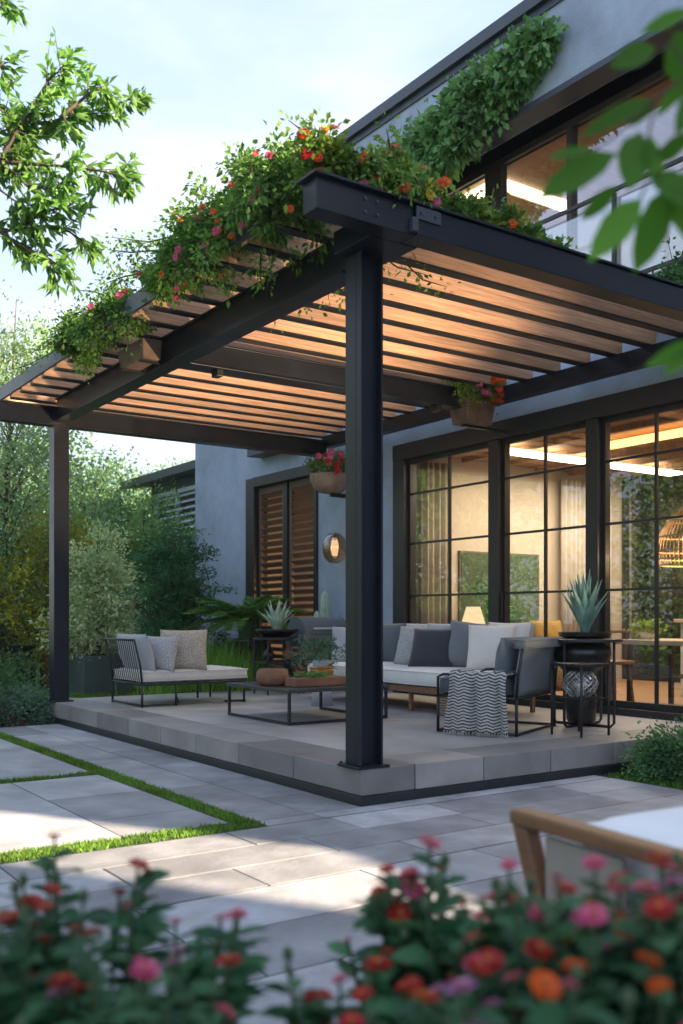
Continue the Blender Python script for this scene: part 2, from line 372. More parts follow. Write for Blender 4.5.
# ------------------------------------------------------------------ house
H = thing('modern_house', 'two storey blue grey rendered house with black framed glazing and flat roof', 'house', (3.65, 0, 0))
X0 = 3.65; X1 = 3.95; YN = 9.55; YS = -8.3; ZR = 6.88
w = MB()
def wb(*a): w.box(*a)
wb(X0, X1, 4.40, 6.03, 0, 3.02); wb(X0, X1, 7.84, YN, 0, 3.02); wb(X0, X1, YS, -2.62, 0, 3.02)
wb(X0, X1, 6.03, 7.84, 0, .30)
wb(X0, X1, -2.62, 4.40, 0, .17)
wb(X0, X1, YS, YN, 3.021, 3.50)
wb(X0, X1, 4.3, YN, 3.501, 6.0); wb(X0, X1, YS, -3.2, 3.501, 6.0)
wb(X0, X1, YS, YN, 6.001, ZR)
wb(X1+.001, 10.4, YN-.3, YN, 0, ZR)
wb(10.1, 10.4, 4.6, YN-.301, 0, ZR); wb(10.1, 10.4, YS, 4.599, 3.02, ZR)
wb(10.1, 10.4, YS, -3.2, 0, 3.019)
wb(X1+.001, 10.09, 4.5, 4.7, 3.45, 6.0)
w.build('wall', M['stucco'], H)
m = MB(); m.box(X0-.07, 10.5, YS-.01, YN+.07, ZR+.001, ZR+.13); m.box(X0-.02, X0-.001, YS, YN, ZR-.08, ZR)
m.build('roof', M['coping'], H, bevel=.004)
# unseen blocks added to shade the garden and shape the sun patch
wg = MB(); wg.box(X0, 11, -11.0, YS-.01, 0, 4.45); wg.box(X0, 4.3, -26, -11.01, 0, 9.2); wg.box(X0+.02, X0+.3, YS, -1.5, ZR+.131, 7.66)
wg.build('added_shade_block', M['stucco'], H)
m = MB(); m.box(X0-.05, X1-.1, -3.2, 4.3, 5.935, 5.999); m.build('window_hood', M['coping'], H, bevel=.004)
m = MB(); m.box(X0-.24, X0-.001, 6.42, 7.44, 3.29, 3.40); m.box(X0-.20, X0-.001, 6.46, 7.40, 3.401, 3.52); m.build('ledge', M['coping'], H, bevel=.005)
# interior shell
m = MB(); m.box(X1+.001, 9.0, -3.4, 4.49, .1, .199); m.build('interior_floor', M['intfloor'], H)
m = MB(); m.box(X1+.001, 9.0, -3.4, 4.49, 2.99, 3.018)
for k in range(7): m.box(X1+.1+k*.62, X1+.16+k*.62, -3.4, 4.4, 2.93, 2.989)
m.build('interior_ceiling', M['intceil'], H)
for bx in ((X1+.001, 7.95, 4.5, 4.7, 0, 3.0), (X1+.001, 9, -3.6, -3.41, 0, 3.0), (7.7, 7.95, -3.4, -.9, .2, 2.985)): m = MB(); m.box(*bx); m.build('interior_wall', M['intwall'], H)
m = MB()                                                             # rear glazing frame
for yy in (-.9, .85, 2.6, 4.42): m.box(7.72, 7.80, yy, yy+.06, .2, 2.98)
m.box(7.72, 7.80, -.9, 4.48, 2.86, 2.98); m.box(7.72, 7.80, -.9, 4.48, .2, .27)
wf = m.build('rear_window', M['metal2'], H)
m = MB(); m.box(7.755, 7.761, -.85, 4.45, .27, 2.86); m.build('pane', M['glass'], wf)
m = MB(); m.box(4.4, 7.5, 3.32, 3.54, 2.895, 2.927); m.build('ceiling_light_strip', M['led'], H)
m = MB(); m.box(5.02, 5.28, -2.5, 2.75, 2.895, 2.927); m.build('cove_light', M['led2'], H)
# upper room
m = MB(); m.box(X1+.001, 8.5, -3.4, 4.49, 3.40, 3.449); m.build('upper_floor', M['intfloor'], H)
m = MB(); m.box(X1+.15, 8.5, -3.4, 4.49, 5.86, 5.93); m.build('upper_ceiling', M['intceil'], H)
m = MB(); m.box(8.3, 8.5, -3.4, 4.49, 3.45, 5.85); m.build('upper_partition', M['intwall'], H)
m = MB(); m.box(4.22, 4.34, 3.30, 4.3, 5.81, 5.859); m.box(4.341, 5.45, 3.30, 3.44, 5.81, 5.859)
m.build('upper_light_strip', M['led'], H)
# upper window frame + panes
def frame_window(name, xw, ys, z0, z1, fw, d=.06, mat='metal2'):
    m = MB()
    m.box(xw, xw+d, ys[0], ys[-1], z0, z0+fw); m.box(xw, xw+d, ys[0], ys[-1], z1-fw, z1)
    return m
XU = 4.06
m = MB(); m.box(XU, XU+.08, -3.2, 4.3, 5.86, 5.93); m.box(XU, XU+.08, -3.2, 4.3, 3.501, 3.6)
for yc, hw in ((4.2, .09), (3.21, .12), (2.14, .03), (.3, .03), (-1.5, .03), (-3.12, .07)): m.box(XU-.01, XU+.09, yc-hw, yc+hw, 3.6, 5.86)
m.box(X1+.001, XU+.15, 4.3, 4.49, 3.45, 5.85)
uw = m.build('upper_window', pm('brown_black_metal', (.03, .022, .02), .5, .2, 4), H, bevel=.003)
pn = [(2.17, 3.09), (3.33, 4.11), (.33, 2.11), (-1.47, .27), (-3.05, -1.53)]
for a, b in pn:
    m = MB(); m.box(XU+.035, XU+.041, a, b, 3.6, 5.86); m.build('pane', M['glass2'], uw)
m = MB()
for z in (4.84, 4.02): m.box(X0+.02, X0+.05, -3.19, 2.9, z-.016, z+.016)
for yy in (2.88, 1.3, -.4, -2.0): m.box(X0+.055, X0+.09, yy, yy+.03, 3.501, 4.83)
rl = m.build('balcony_railing', M['metal2'], H)
m = MB(); m.box(X0+.10, X0+.108, -3.15, 2.88, 3.52, 4.80); m.build('glass_panel', M['glass2'], rl)
m = MB(); m.tube([(X0-.1, 2.15, 4.62), (X0-.1, 2.32, 4.66)], .045, 12); m.box(X0-.1, X0+.02, 2.2, 2.23, 4.66, 4.69); m.build('wall_spotlight', M['pale'], H, smooth=False)
# sliding doors
m = MB()
m.box(X0-.035, X0+.16, -2.62, 4.40, 2.84, 3.019); m.box(X0-.03, X0+.16, 4.20, 4.40, .2, 2.839); m.box(X0-.03, X0+.16, -2.62, -2.5, .2, 2.839)
m.box(X0-.02, X0+.16, -2.5, 4.2, .17, .262)
for yy in (2.69, 1.42, .15, -1.12): m.box(X0-.025, X0+.15, yy, yy+.14, .262, 2.839)
m.build('door_frame', M['metal2'], H, bevel=.004)
for (a, b) in ((2.83, 4.20), (1.56, 2.69), (.29, 1.42), (-.98, .15), (-2.5, -1.12)):
    m = MB(); f = .035; xa, xb = X0+.04, X0+.085
    m.box(xa, xb, a+.001, a+f, .263, 2.838); m.box(xa, xb, b-f, b-.001, .263, 2.838)
    m.box(xa, xb, a+f, b-f, .263, .32); m.box(xa, xb, a+f, b-f, 2.79, 2.838)
    c_ = (a+b)/2 - (.0 if a > 2 or a < .2 else .0); m.box(xa+.008, xb-.008, c_-.012, c_+.012, .32, 2.79)
    for z in (1.30, 1.89, 2.45):
        m.box(xa+.010, xb-.010, a+f, c_-.012, z-.011, z+.011); m.box(xa+.010, xb-.010, c_+.012, b-f, z-.011, z+.011)
    d = m.build('sliding_door', M['metal2'], H)
    m = MB(); m.box(X0+.060, X0+.065, a+f, b-f, .32, 2.79); m.build('pane', M['glass'], d)
    if a > 1 and a < 2:
        m = MB(); m.tube([(X0+.015, b-.02, 1.05), (X0+.015, b-.02, 1.3)], .009, 8); m.build('handle', M['metal2'], d)
# curtains
def curtain(x, y0, y1, name='curtain', axis='y'):
    m = MB()
    def fn(u, v):
        a = y0+(y1-y0)*u; wv = .035*math.sin(u*(y1-y0)*70)+.01*math.sin(u*23)
        return (x+wv, a, .22+2.66*v) if axis == 'y' else (a, x+wv, .22+2.66*v)
    m.grid(fn, 90, 2); return m.build(name, M['curtain'], H, smooth=True, solid=.004)
curtain(4.38, 6.40, 7.35, axis='x'); curtain(4.36, 4.02, 4.5, axis='x')
# louvred window
m = MB(); m.box(X0-.03, X0+.2, 7.62, 7.86, .3, 3.04); m.box(X0-.03, X0+.2, 6.0, 6.07, .3, 3.04); m.box(X0-.05, X0+.2, 6.071, 7.619, 2.90, 3.04); m.box(X0-.03, X0+.2, 6.071, 7.619, .3, .38)
m.box(X0+.02, X0+.12, 6.80, 6.90, .381, 2.899)
sw = m.build('shuttered_window', M['metal2'], H, bevel=.004)
for (a, b) in ((6.08, 6.79), (6.91, 7.61)):
    m = MB(); m.box(X0+.05, X0+.09, a, a+.06, .39, 2.89); m.box(X0+.05, X0+.09, b-.06, b, .39, 2.89)
    m.box(X0+.05, X0+.09, a+.06, b-.06, .39, .47); m.box(X0+.05, X0+.09, a+.06, b-.06, 2.81, 2.89)
    z = .52
    while z < 2.78:
        Mx = Matrix.Translation((X0+.07, 0, z)) @ Matrix.Rotation(R(38), 4, 'Y')
        m.box(-.045, .045, a+.061, b-.061, -.005, .005, random.random(), Mx); z += .098
    m.build('shutter', M['shutter'], sw)
m = MB(); m.box(X0+.9, X0+1.0, 5.6, 8.2, .1, 3.0); m.box(X1+.001, X0+.899, 5.6, 5.75, .1, 3.0); m.box(X1+.001, X0+.899, 8.1, 8.2, .1, 3.0)
m.build('side_room_wall', M['intwall'], H)
# wall lamp
L_ = thing('wall_lamp', 'oval smoked brass glass wall lamp on the blue grey wall behind the front post', 'lamp', (X0, 5.33, 1.9))
m = MB(); m.lathe([(.0, 0), (.07, 0), (.07, .02), (.0, .021)], (0, 0, 0), 20, M=Matrix.Translation((X0-.001, 5.33, 1.9)) @ Matrix.Rotation(R(-90), 4, 'Y'))
m.tube([(X0-.02, 5.33, 1.9), (X0-.13, 5.33, 1.9)], .012, 8); m.build('bracket', M['gold'], L_, smooth=True)
m = MB(); m.lathe([(.001, -.19), (.07, -.175), (.125, -.12), (.15, -.03), (.15, .03), (.125, .12), (.07, .175), (.001, .19)], (X0-.2, 5.33, 1.9), 24); m.build('lamp_shade', M['smoke'], L_, smooth=True)
m = MB(); m.lathe([(.001, -.1), (.035, -.09), (.035, .09), (.001, .1)], (X0-.2, 5.33, 1.9), 14); m.build('bulb', M['glow'], L_, smooth=True)
# ------------------------------------------------------------------ neighbour building
NB = thing('garden_building', 'low blue grey outbuilding with louvred window and dark eaves behind the dark maple', 'outbuilding', (5.5, 14, 0))
m = MB(); m.box(5.5, 9, 12.4, 15.5, 0, 3.95); m.build('wall', M['neigh'], NB)
m = MB(); m.add([(5.0, 12.3, 3.90), (5.0, 16.1, 3.90), (9.2, 16.1, 4.5), (9.2, 12.3, 4.5), (5.0, 12.3, 4.06), (5.0, 16.1, 4.06), (9.2, 16.1, 4.66), (9.2, 12.3, 4.66)], [(0, 3, 2, 1), (4, 5, 6, 7), (0, 1, 5, 4), (1, 2, 6, 5), (2, 3, 7, 6), (3, 0, 4, 7)])
m.build('roof', M['roofm'], NB)
m = MB(); m.box(5.44, 5.52, 13.0, 13.08, 2.2, 3.72); m.box(5.44, 5.52, 15.1, 15.2, 2.2, 3.72); m.box(5.44, 5.52, 14.05, 14.13, 2.2, 3.72); m.box(5.44, 5.52, 13.08, 15.1, 3.64, 3.72); m.box(5.44, 5.52, 13.08, 15.1, 2.2, 2.28)
nw = m.build('window', pm('grey_white_frame', (.55, .6, .66), .6, .1, 4), NB)
m = MB(); z = 2.36
while z < 3.6:
    Mx = Matrix.Translation((5.46, 0, z)) @ Matrix.Rotation(R(-35), 4, 'Y'); m.box(-.06, .06, 13.09, 14.04, -.006, .006, M=Mx); m.box(-.06, .06, 14.14, 15.09, -.006, .006, M=Mx); z += .135
m.build('louvre', bpy.data.materials['grey_white_frame'], nw)
m = MB(); m.box(5.497, 5.499, 13.08, 15.1, 2.28, 3.64); m.build('pane', M['black'], nw)
# ------------------------------------------------------------------ pergola
PG = thing('pergola', 'black steel pergola with cedar slat roof over the raised terrace', 'pergola', (0, 0, .2))
def post(x0, y0, z1, rec):
    m = MB(); s = .155; x1 = x0+s; y1 = y0+s
    if rec:
        m.box(x0, x1, y0+.05, y1, .216, z1); m.box(x0, x0+.012, y0, y0+.049, .216, z1); m.box(x1-.012, x1, y0, y0+.049, .216, z1)
    else: m.box(x0, x1, y0, y1, .216, z1)
    p = m.build('post', M['metal'], PG, bevel=.003)
    m = MB(); m.box(x0-.035, x1+.035, y0-.02 if rec else y0-.035, y1+.035, .2, .2155); m.build('base_plate', M['metal'], p, bevel=.003)
    m = MB()
    for bx in (x0-.018, x1+.018): m.tube([(bx, y1+.018, .2155), (bx, y1+.018, .228)], .009, 6)
    m.build('bolt', M['metal2'], p)
post(.005, .015, 3.115, True); post(0, 5.30, 3.0, False)
m = MB(); m.box(-.5, .13, -.30, -.17, 3.12, 3.283); m.build('beam', M['metal'], PG, bevel=.004)
m = MB(); m.box(.14, 3.46, -.315, -.165, 3.125, 3.28); m.build('beam', M['metal'], PG, bevel=.004)
m = MB(); m.box(-.53, 3.47, -.335, -.15, 3.284, 3.298); m.build('beam_cap', M['metal'], PG, bevel=.002)
m = MB(); m.box(.128, .30, -.327, -.3155, 3.205, 3.275); m.box(.10, .139, -.33, -.27, 3.135, 3.21); m.build('bracket', M['coping'], PG, bevel=.003)
m = MB(); m.box(-.07, .26, -.168, .18, 3.12, 3.25); m.build('post_head', M['metal'], PG, bevel=.004)
for (bx, bz) in ((-.20, 3.24), (-.12, 3.24), (-.20, 3.17), (-.12, 3.17), (.16, 3.24), (.26, 3.24)):
    m = MB(); yb = -.301 if bx < 0 else -.328; m.tube([(bx, yb, bz), (bx, yb-.009, bz)], .010, 6); m.build('bolt', M['coping'], PG)
def ibeam(x0, x1, y0, y1, z0, z1, along):
    m = MB(); t = .014
    m.box(x0, x1, y0, y1, z0, z0+t); m.box(x0, x1, y0, y1, z1-t, z1)
    if along == 'y': m.box((x0+x1)/2-.05, (x0+x1)/2+.05, y0, y1, z0+t, z1-t)
    else: m.box(x0, x1, (y0+y1)/2-.05, (y0+y1)/2+.05, z0+t, z1-t)
    return m.build('beam', M['metal'], PG, bevel=.002)
ibeam(.0, .15, .195, 5.29, 3.04, 3.265, 'y')
ibeam(-.72, 3.33, 5.30, 5.45, 3.0, 3.19, 'x')
ibeam(.155, 3.335, 2.53, 2.68, 3.05, 3.24, 'x')
m = MB(); m.box(3.34, 3.46, -.15, 5.45, 3.12, 3.262); m.build('beam', M['metal'], PG, bevel=.003)
m = MB(); m.box(-.40, -.376, .35, 5.95, 3.29, 3.42); m.build('fascia', M['coping'], PG, bevel=.003)
k = 0; yy = -.05
while yy < 5.95:
    m = MB(); m.box(-.375, 3.43, yy, yy+.07, 3.27, 3.43, random.random()); jo = m.build('joist', M['joist'], PG, bevel=.003); m = MB(); m.box(-.372, 3.42, yy-.003, yy+.073, 3.256, 3.2695); m.build('underside_shade_strip', M['metal2'], jo); yy += .345  # black strip under each joist stands in for its shaded underside
for (bx, by) in ((.45, 2.61), (2.75, 2.61)):
    z0 = 3.05 if by > 0 else 3.12
    m = MB(); m.box(bx-.03, bx+.03, by-.05 if by > 0 else by-.065, by+.05 if by > 0 else by-.03, z0-(.055 if by > 0 else .02), z0-.001); s = m.build('spotlight', M['metal2'], PG, bevel=.004)
    m = MB(); e_ = .0505 if by > 0 else -.0295; m.box(bx-.022, bx+.022, by+e_, by+e_+.005, z0-(.048 if by > 0 else .017), z0-.005); m.build('lens', M['glow'], s)
# ------------------------------------------------------------------ foliage builders
def cloud(cs, n, sig, flat=1.):
    """n leaf points scattered round cluster centres"""
    cs = np.asarray(cs, float); idx = rng.integers(0, len(cs), n); s = rng.normal(size=(n, 3))*sig; s[:, 2] *= flat
    return cs[idx]+s, idx
def axes(P, C, up=.2, rnd=.8, droop=0):
    A = unit(P-C)+rng.normal(size=P.shape)*rnd; A[:, 2] += up-droop; return A
def tree(name, label, cat, loc, h, cr, z0, g, n, L, W, layers=False, group=None, trunk_r=.08, nl=14, sig=.28, droop=0., cone=False, sub=7, squash=1., seed=1, tl=(0, 1)):
    rs = np.random.default_rng(seed); loc = np.array(loc, float)
    t = thing(name, label, cat, loc, group)
    m = MB(); top = loc+np.array([rs.normal()*.1*cr, rs.normal()*.1*cr, h*.93]); mid = loc+(top-loc)*.5+rs.normal(size=3)*np.array([.05, .05, 0])*cr
    ctl = [loc-np.array([0, 0, .05]), loc*.75+mid*.25+rs.normal(size=3)*.02, mid, mid*.4+top*.6, top]
    m.tube(ctl, [trunk_r*1.3, trunk_r, trunk_r*.7, trunk_r*.4, trunk_r*.12], 8)
    cs = []; out = []
    for i in range(nl):
        f = (i+.5)/nl; z = z0+(h*.9-z0)*f
        if layers: z = z0+(h*.92-z0)*round(f*6)/6
        env = (math.sin(PI*min(1, (.18+.80*f)))**.7 if not cone else (1.05-f))*cr
        a = i*2.4+rs.uniform(-.4, .4); ln = env*rs.uniform(.65, 1.08)
        s = loc+(top-loc)*max(.05, min(.92, (z/h)*.8)); d = np.array([math.cos(a), math.sin(a), 0])
        e = loc+d*ln+np.array([0, 0, z+ (0 if layers else .12*ln)])
        md = (s+e)/2+np.array([0, 0, -.05*ln if layers else .08*ln])+rs.normal(size=3)*.05*ln
        m.tube([s, md, e], [trunk_r*.35, trunk_r*.2, trunk_r*.06], 5, cap=False)
        for k in range(sub):
            u = rs.uniform(.3, 1.05); b = s+(e-s)*u if u < .5 else md+(e-md)*(u-.5)*2
            q = b+rs.normal(size=3)*np.array([.24, .24, .05 if layers else .22])*cr*squash
            m.tube([b, (b+q)/2+rs.normal(size=3)*.02*cr, q], [trunk_r*.1, trunk_r*.07, trunk_r*.03], 4, cap=False); cs.append(q); out.append(loc+np.array([0, 0, z*.8]))
    m.build('trunk', M['bark'], t, smooth=True)
    cs = np.array(cs); out = np.array(out)
    P, idx = cloud(cs, n, sig*cr*.5, .4 if layers else .8)
    A = unit(P-out[idx])+rng.normal(size=P.shape)*.7; A[:, 2] += (.0 if layers else .1)-droop
    ct = rs.uniform(tl[0], tl[1], len(cs)); tint = np.clip(ct[idx]*.6+rng.uniform(0, .4, n), 0, 1)
    leaves('crown', G[g], t, P, A, L*rng.uniform(.6, 1.2, n), W*rng.uniform(.7, 1.2, n), tint, droop=.15, flat=.6 if layers else .2)
    return t
def shrub(name, label, loc, rx, ry, h, g, n, L, W, cat='shrub', group=None, seed=1, lumps=26):
    rs = np.random.default_rng(seed); loc = np.array(loc, float); t = thing(name, label, cat, loc, group); cs = []; m = MB()
    for i in range(lumps):
        d = unit(rs.normal(size=3)); d[2] = abs(d[2]); rr = rs.uniform(.55, .97)
        c = loc+d*np.array([rx, ry, h*.82])*rr+np.array([0, 0, .08*h]); cs.append(c)
        m.tube([loc+rs.normal(size=3)*np.array([.03, .03, 0]), (loc+c)/2+rs.normal(size=3)*.02, c], [.010, .007, .002], 5, cap=False)
    m.build('stems', M['bark'], t)
    P, idx = cloud(cs, n, min(rx, h)*.17, .9); P[:, 2] = np.maximum(P[:, 2], loc[2]+.01)
    ct = rs.uniform(0, .8, lumps)
    leaves('foliage', G[g], t, P, axes(P, loc+np.array([0, 0, h*.25]), .35, .6), L*rng.uniform(.6, 1.2, n), W, np.clip(ct[idx]+rng.uniform(-.2, .35, n), 0, 1), droop=.1)
    return t
flower_mesh = {}
def blossom(col, r=.02, seed=0, petals=14, rings=2):
    key = (col, round(r, 4))
    if key in flower_mesh: return flower_mesh[key]
    P = []; A = []; Ls = []
    for k in range(rings):
        for i in range(petals-3*k):
            a = 2*PI*i/(petals-3*k)+k*.2; up = .02+.30*k
            P.append((math.cos(a)*r*.15, math.sin(a)*r*.15, k*r*.12)); A.append((math.cos(a), math.sin(a), up+random.uniform(-.1, .1))); Ls.append(r*(1-.28*k))
    n = len(P); P = np.array(P); A = unit(np.array(A)); L = np.array(Ls)[:, None]; S = unit(np.cross(A, [0, 0, 1.])); W = r*.42
    pts = [P, P+A*L*.5-S*W*.45, P+A*L*.9-S*W*.4, P+A*L*1.02, P+A*L*.9+S*W*.4, P+A*L*.5+S*W*.45]
    V = np.stack(pts, 1).reshape(-1, 3); V[:, 2] -= 0
    me = bpy.data.meshes.new('flower'); me.from_pydata(V.tolist(), [], [tuple(6*i+j for j in range(6)) for i in range(n)])
    at = me.color_attributes.new('tint', 'FLOAT_COLOR', 'POINT'); at.data.foreach_set('color', np.repeat(np.repeat(rng.uniform(0, 1, n), 6), 4).astype(np.float32))
    me.materials.append(G[col]); flower_mesh[key] = me; return me
cen_mesh = {}
def centre(r):
    if r not in cen_mesh:
        m = MB(); m.lathe([(r*.001, 0), (r*.24, .001), (r*.26, r*.1), (r*.16, r*.24), (r*.001, r*.28)], n=10)
        me = bpy.data.meshes.new('flower_centre'); me.from_pydata(m.V, [], m.F); me.materials.append(G['fcen']); cen_mesh[r] = me
    return cen_mesh[r]
def put_flower(p, ax, col, r, parent, rings=2, cent=True):
    o = bpy.data.objects.new('flower', blossom(col, r, rings=rings)); COL.objects.link(o); o.parent = parent
    o.location = Vector(np.array(p)-LOC[parent.name]); o.rotation_euler = Vector(ax).to_track_quat('Z', 'Y').to_euler()
    if cent:
        c = bpy.data.objects.new('flower_centre', centre(r)); COL.objects.link(c); c.parent = o; c.location = (0, 0, r*.15)
# ------------------------------------------------------------------ vines
def vine(name, label, loc, path, rad, n, L, g, tendrils=(), tn=25, flowers=(), fr=.03, seed=3, cat='climbing plant', g2=None, flatx=1., lumps=60, hang=.0, auto=0, al=.28):
    """path: centre points with radii; tendrils: polylines of sparse leafy shoots; flowers: (colour, count)"""
    rs = np.random.default_rng(seed); t = thing(name, label, cat, loc); m = MB(); path = np.array(path, float); rad = np.array(rad, float)
    cs = []; cen = []
    for i in range(lumps):
        u = rs.uniform(0, len(path)-1.001); a = int(u); f = u-a
        c = path[a]*(1-f)+path[a+1]*f; r = rad[a]*(1-f)+rad[a+1]*f
        d = unit(rs.normal(size=3)); q = c+d*r*rs.uniform(.45, 1.0)*np.array([flatx, 1, .85]); cs.append(q); cen.append(c)
        m.tube([c, (c+q)/2+rs.normal(size=3)*.03, q], [.008, .006, .002], 4, cap=False)
    m.tube(path, .018, 6)
    cs = np.array(cs); cen = np.array(cen); P, idx = cloud(cs, n, float(np.mean(rad))*.26, .8)
    A = unit(P-cen[idx])+rng.normal(size=P.shape)*.6; A[:, 2] -= hang
    ct = rs.uniform(0, .8, lumps); tint = np.clip(ct[idx]+rng.uniform(-.2, .4, n), 0, 1)
    TP = []; TA = []
    tendrils = list(tendrils)
    for k in range(auto):
        i = rs.integers(0, lumps); d = unit(cs[i]-cen[i]); d = unit(d+np.array([-.25, .1, .55])*rs.random()); l = al*rs.uniform(.5, 1.2); q = cs[i]+d*l*.5; tendrils.append([cs[i], q, q+unit(d+np.array([0, 0, -.7]))*l*.5])
    for tp in tendrils:
        tp = np.array(tp, float); m.tube(tp, [.006]*(len(tp)-1)+[.002], 4, cap=False)
        for j in range(tn*(len(tp)-1)):
            u = rs.uniform(0, len(tp)-1.001); a = int(u); f = u-a; c = tp[a]*(1-f)+tp[a+1]*f
            o = rs.normal(size=3)*.035; TP.append(c+o); TA.append(o/.035+(tp[a+1]-tp[a])*2+np.array([0, 0, -.2]))
    if TP:
        P = np.concatenate([P, TP]); A = np.concatenate([A, TA]); tint = np.concatenate([tint, rs.uniform(.2, 1, len(TP))])
    m.build('stems', M['bark'], t)
    nn = len(P); L_ = L*rng.uniform(.6, 1.25, nn)
    if g2:
        sel = rs.random(nn) < .5; P2, A2, t2, l2 = P[sel], A[sel], tint[sel], L_[sel]
        leaves('foliage', G[g2], t, P2, A2, l2, l2*.6, t2, big=False, droop=.15); P, A, tint, L_ = P[~sel], A[~sel], tint[~sel], L_[~sel]
    leaves('foliage', G[g], t, P, A, L_, L_*.62, tint, droop=.15)
    for col, cnt in flowers:
        for k in range(cnt):
            i = rs.integers(0, len(cs)); d = unit(cs[i]-cen[i]); 
            if d[1] > .3 or d[0] > .5: d = d*np.array([-abs(d[0])/max(abs(d[0]), 1e-6) if d[0] > .5 else 1, -1 if d[1] > .3 else 1, 1])
            r = rad[min(len(rad)-1, int(np.argmin(((path-cen[i])**2).sum(1))))]
            p = cen[i]+d*r*rs.uniform(1.25, 1.6)
            ax = unit(d+np.array([-.5, -.7, .4])); put_flower(p, ax, col, fr*rs.uniform(.75, 1.2), t, rings=2, cent=False)
    return t
vine('flowering_vine', 'dark green flowering vine with pink and coral blossoms spilling over the pergola slat ends', (-.4, .8, 3.4),
     [(-.32, .15, 3.43), (-.34, .55, 3.46), (-.36, 1.0, 3.44), (-.38, 1.5, 3.42), (-.38, 1.95, 3.40)], [.19, .20, .18, .14, .09], 19000, .038, 'vine',
     tendrils=[[(-.4, 1.3, 3.55), (-.45, 1.9, 3.66), (-.45, 2.6, 3.92)], [(-.4, 1.5, 3.5), (-.5, 2.1, 3.64), (-.5, 2.55, 3.80)], [(-.4, 1.6, 3.4), (-.5, 2.2, 3.5), (-.55, 2.5, 3.52)],
               [(-.36, .6, 3.6), (-.38, .62, 3.72), (-.36, .64, 3.76)], [(-.36, .2, 3.55), (-.4, .25, 3.66), (-.38, .27, 3.70)], [(-.5, .9, 3.4), (-.58, .8, 3.2), (-.6, .75, 3.08)], [(-.45, 1.2, 3.4), (-.52, 1.25, 3.2)],
               [(-.4, 1.0, 3.6), (-.4, 1.2, 3.78), (-.4, 1.25, 3.86)]], tn=70, flowers=(('fpink', 26), ('forange', 20), ('fred', 6)), fr=.023, seed=5, lumps=110, auto=46)
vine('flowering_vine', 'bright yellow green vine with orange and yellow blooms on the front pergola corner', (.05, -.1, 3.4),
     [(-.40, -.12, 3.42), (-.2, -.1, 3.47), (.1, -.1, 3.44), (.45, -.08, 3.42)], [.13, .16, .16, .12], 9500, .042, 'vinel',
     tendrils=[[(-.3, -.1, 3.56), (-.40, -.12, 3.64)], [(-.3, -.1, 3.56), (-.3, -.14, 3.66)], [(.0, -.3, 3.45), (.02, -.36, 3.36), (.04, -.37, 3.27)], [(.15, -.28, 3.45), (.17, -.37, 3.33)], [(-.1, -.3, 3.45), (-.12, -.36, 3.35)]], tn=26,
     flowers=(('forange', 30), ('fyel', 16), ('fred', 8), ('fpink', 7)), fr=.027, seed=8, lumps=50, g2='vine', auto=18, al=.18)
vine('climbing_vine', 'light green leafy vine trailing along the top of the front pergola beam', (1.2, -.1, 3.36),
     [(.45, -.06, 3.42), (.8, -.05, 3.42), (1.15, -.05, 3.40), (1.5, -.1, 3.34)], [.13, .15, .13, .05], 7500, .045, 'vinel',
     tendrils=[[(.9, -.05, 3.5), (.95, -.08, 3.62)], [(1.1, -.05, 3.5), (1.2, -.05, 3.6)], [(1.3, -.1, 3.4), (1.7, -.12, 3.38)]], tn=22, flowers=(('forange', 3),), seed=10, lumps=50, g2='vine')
vine('climbing_vine', 'dark green mound of vine above the clay pot near the far left post', (-.42, 3.3, 3.4),
     [(-.30, 2.45, 3.34), (-.32, 2.85, 3.37), (-.34, 3.3, 3.40), (-.38, 3.75, 3.40)], [.14, .22, .2, .10], 12000, .036, 'vine',
     tendrils=[[(-.4, 2.7, 3.5), (-.4, 3.1, 3.66), (-.42, 3.5, 3.78)], [(-.42, 3.6, 3.42), (-.45, 4.1, 3.50), (-.5, 4.5, 3.44)], [(-.42, 3.5, 3.42), (-.45, 3.9, 3.56), (-.5, 4.2, 3.58)], [(-.4, 2.4, 3.5), (-.4, 2.6, 3.66)], [(-.45, 3.9, 3.36), (-.5, 4.5, 3.36), (-.52, 4.9, 3.4)]], tn=36,
     flowers=(('fpink', 4), ('fred', 2)), fr=.028, seed=12, lumps=70, auto=26)
vine('wall_ivy', 'thick green ivy climbing the blue grey upper wall towards the window hood', (3.5, 3.5, 5.9),
     [(3.5, 5.3, 5.65), (3.50, 4.6, 5.85), (3.48, 4.0, 5.95), (3.46, 3.4, 6.04), (3.50, 2.8, 6.22), (3.56, 2.4, 6.34), (3.58, 2.02, 6.48)], [.45, .46, .44, .38, .28, .18, .07], 17000, .095, 'ivy',
     tendrils=[[(3.56, 2.4, 6.4), (3.58, 2.05, 6.5), (3.6, 1.92, 6.56)], [(3.56, 3.4, 6.4), (3.6, 3.2, 6.62)], [(3.56, 4.3, 6.3), (3.6, 4.2, 6.62)], [(3.5, 2.6, 6.1), (3.5, 2.5, 5.9)]], tn=30, seed=14, flatx=.35, lumps=120, hang=.4, auto=26, al=.3)
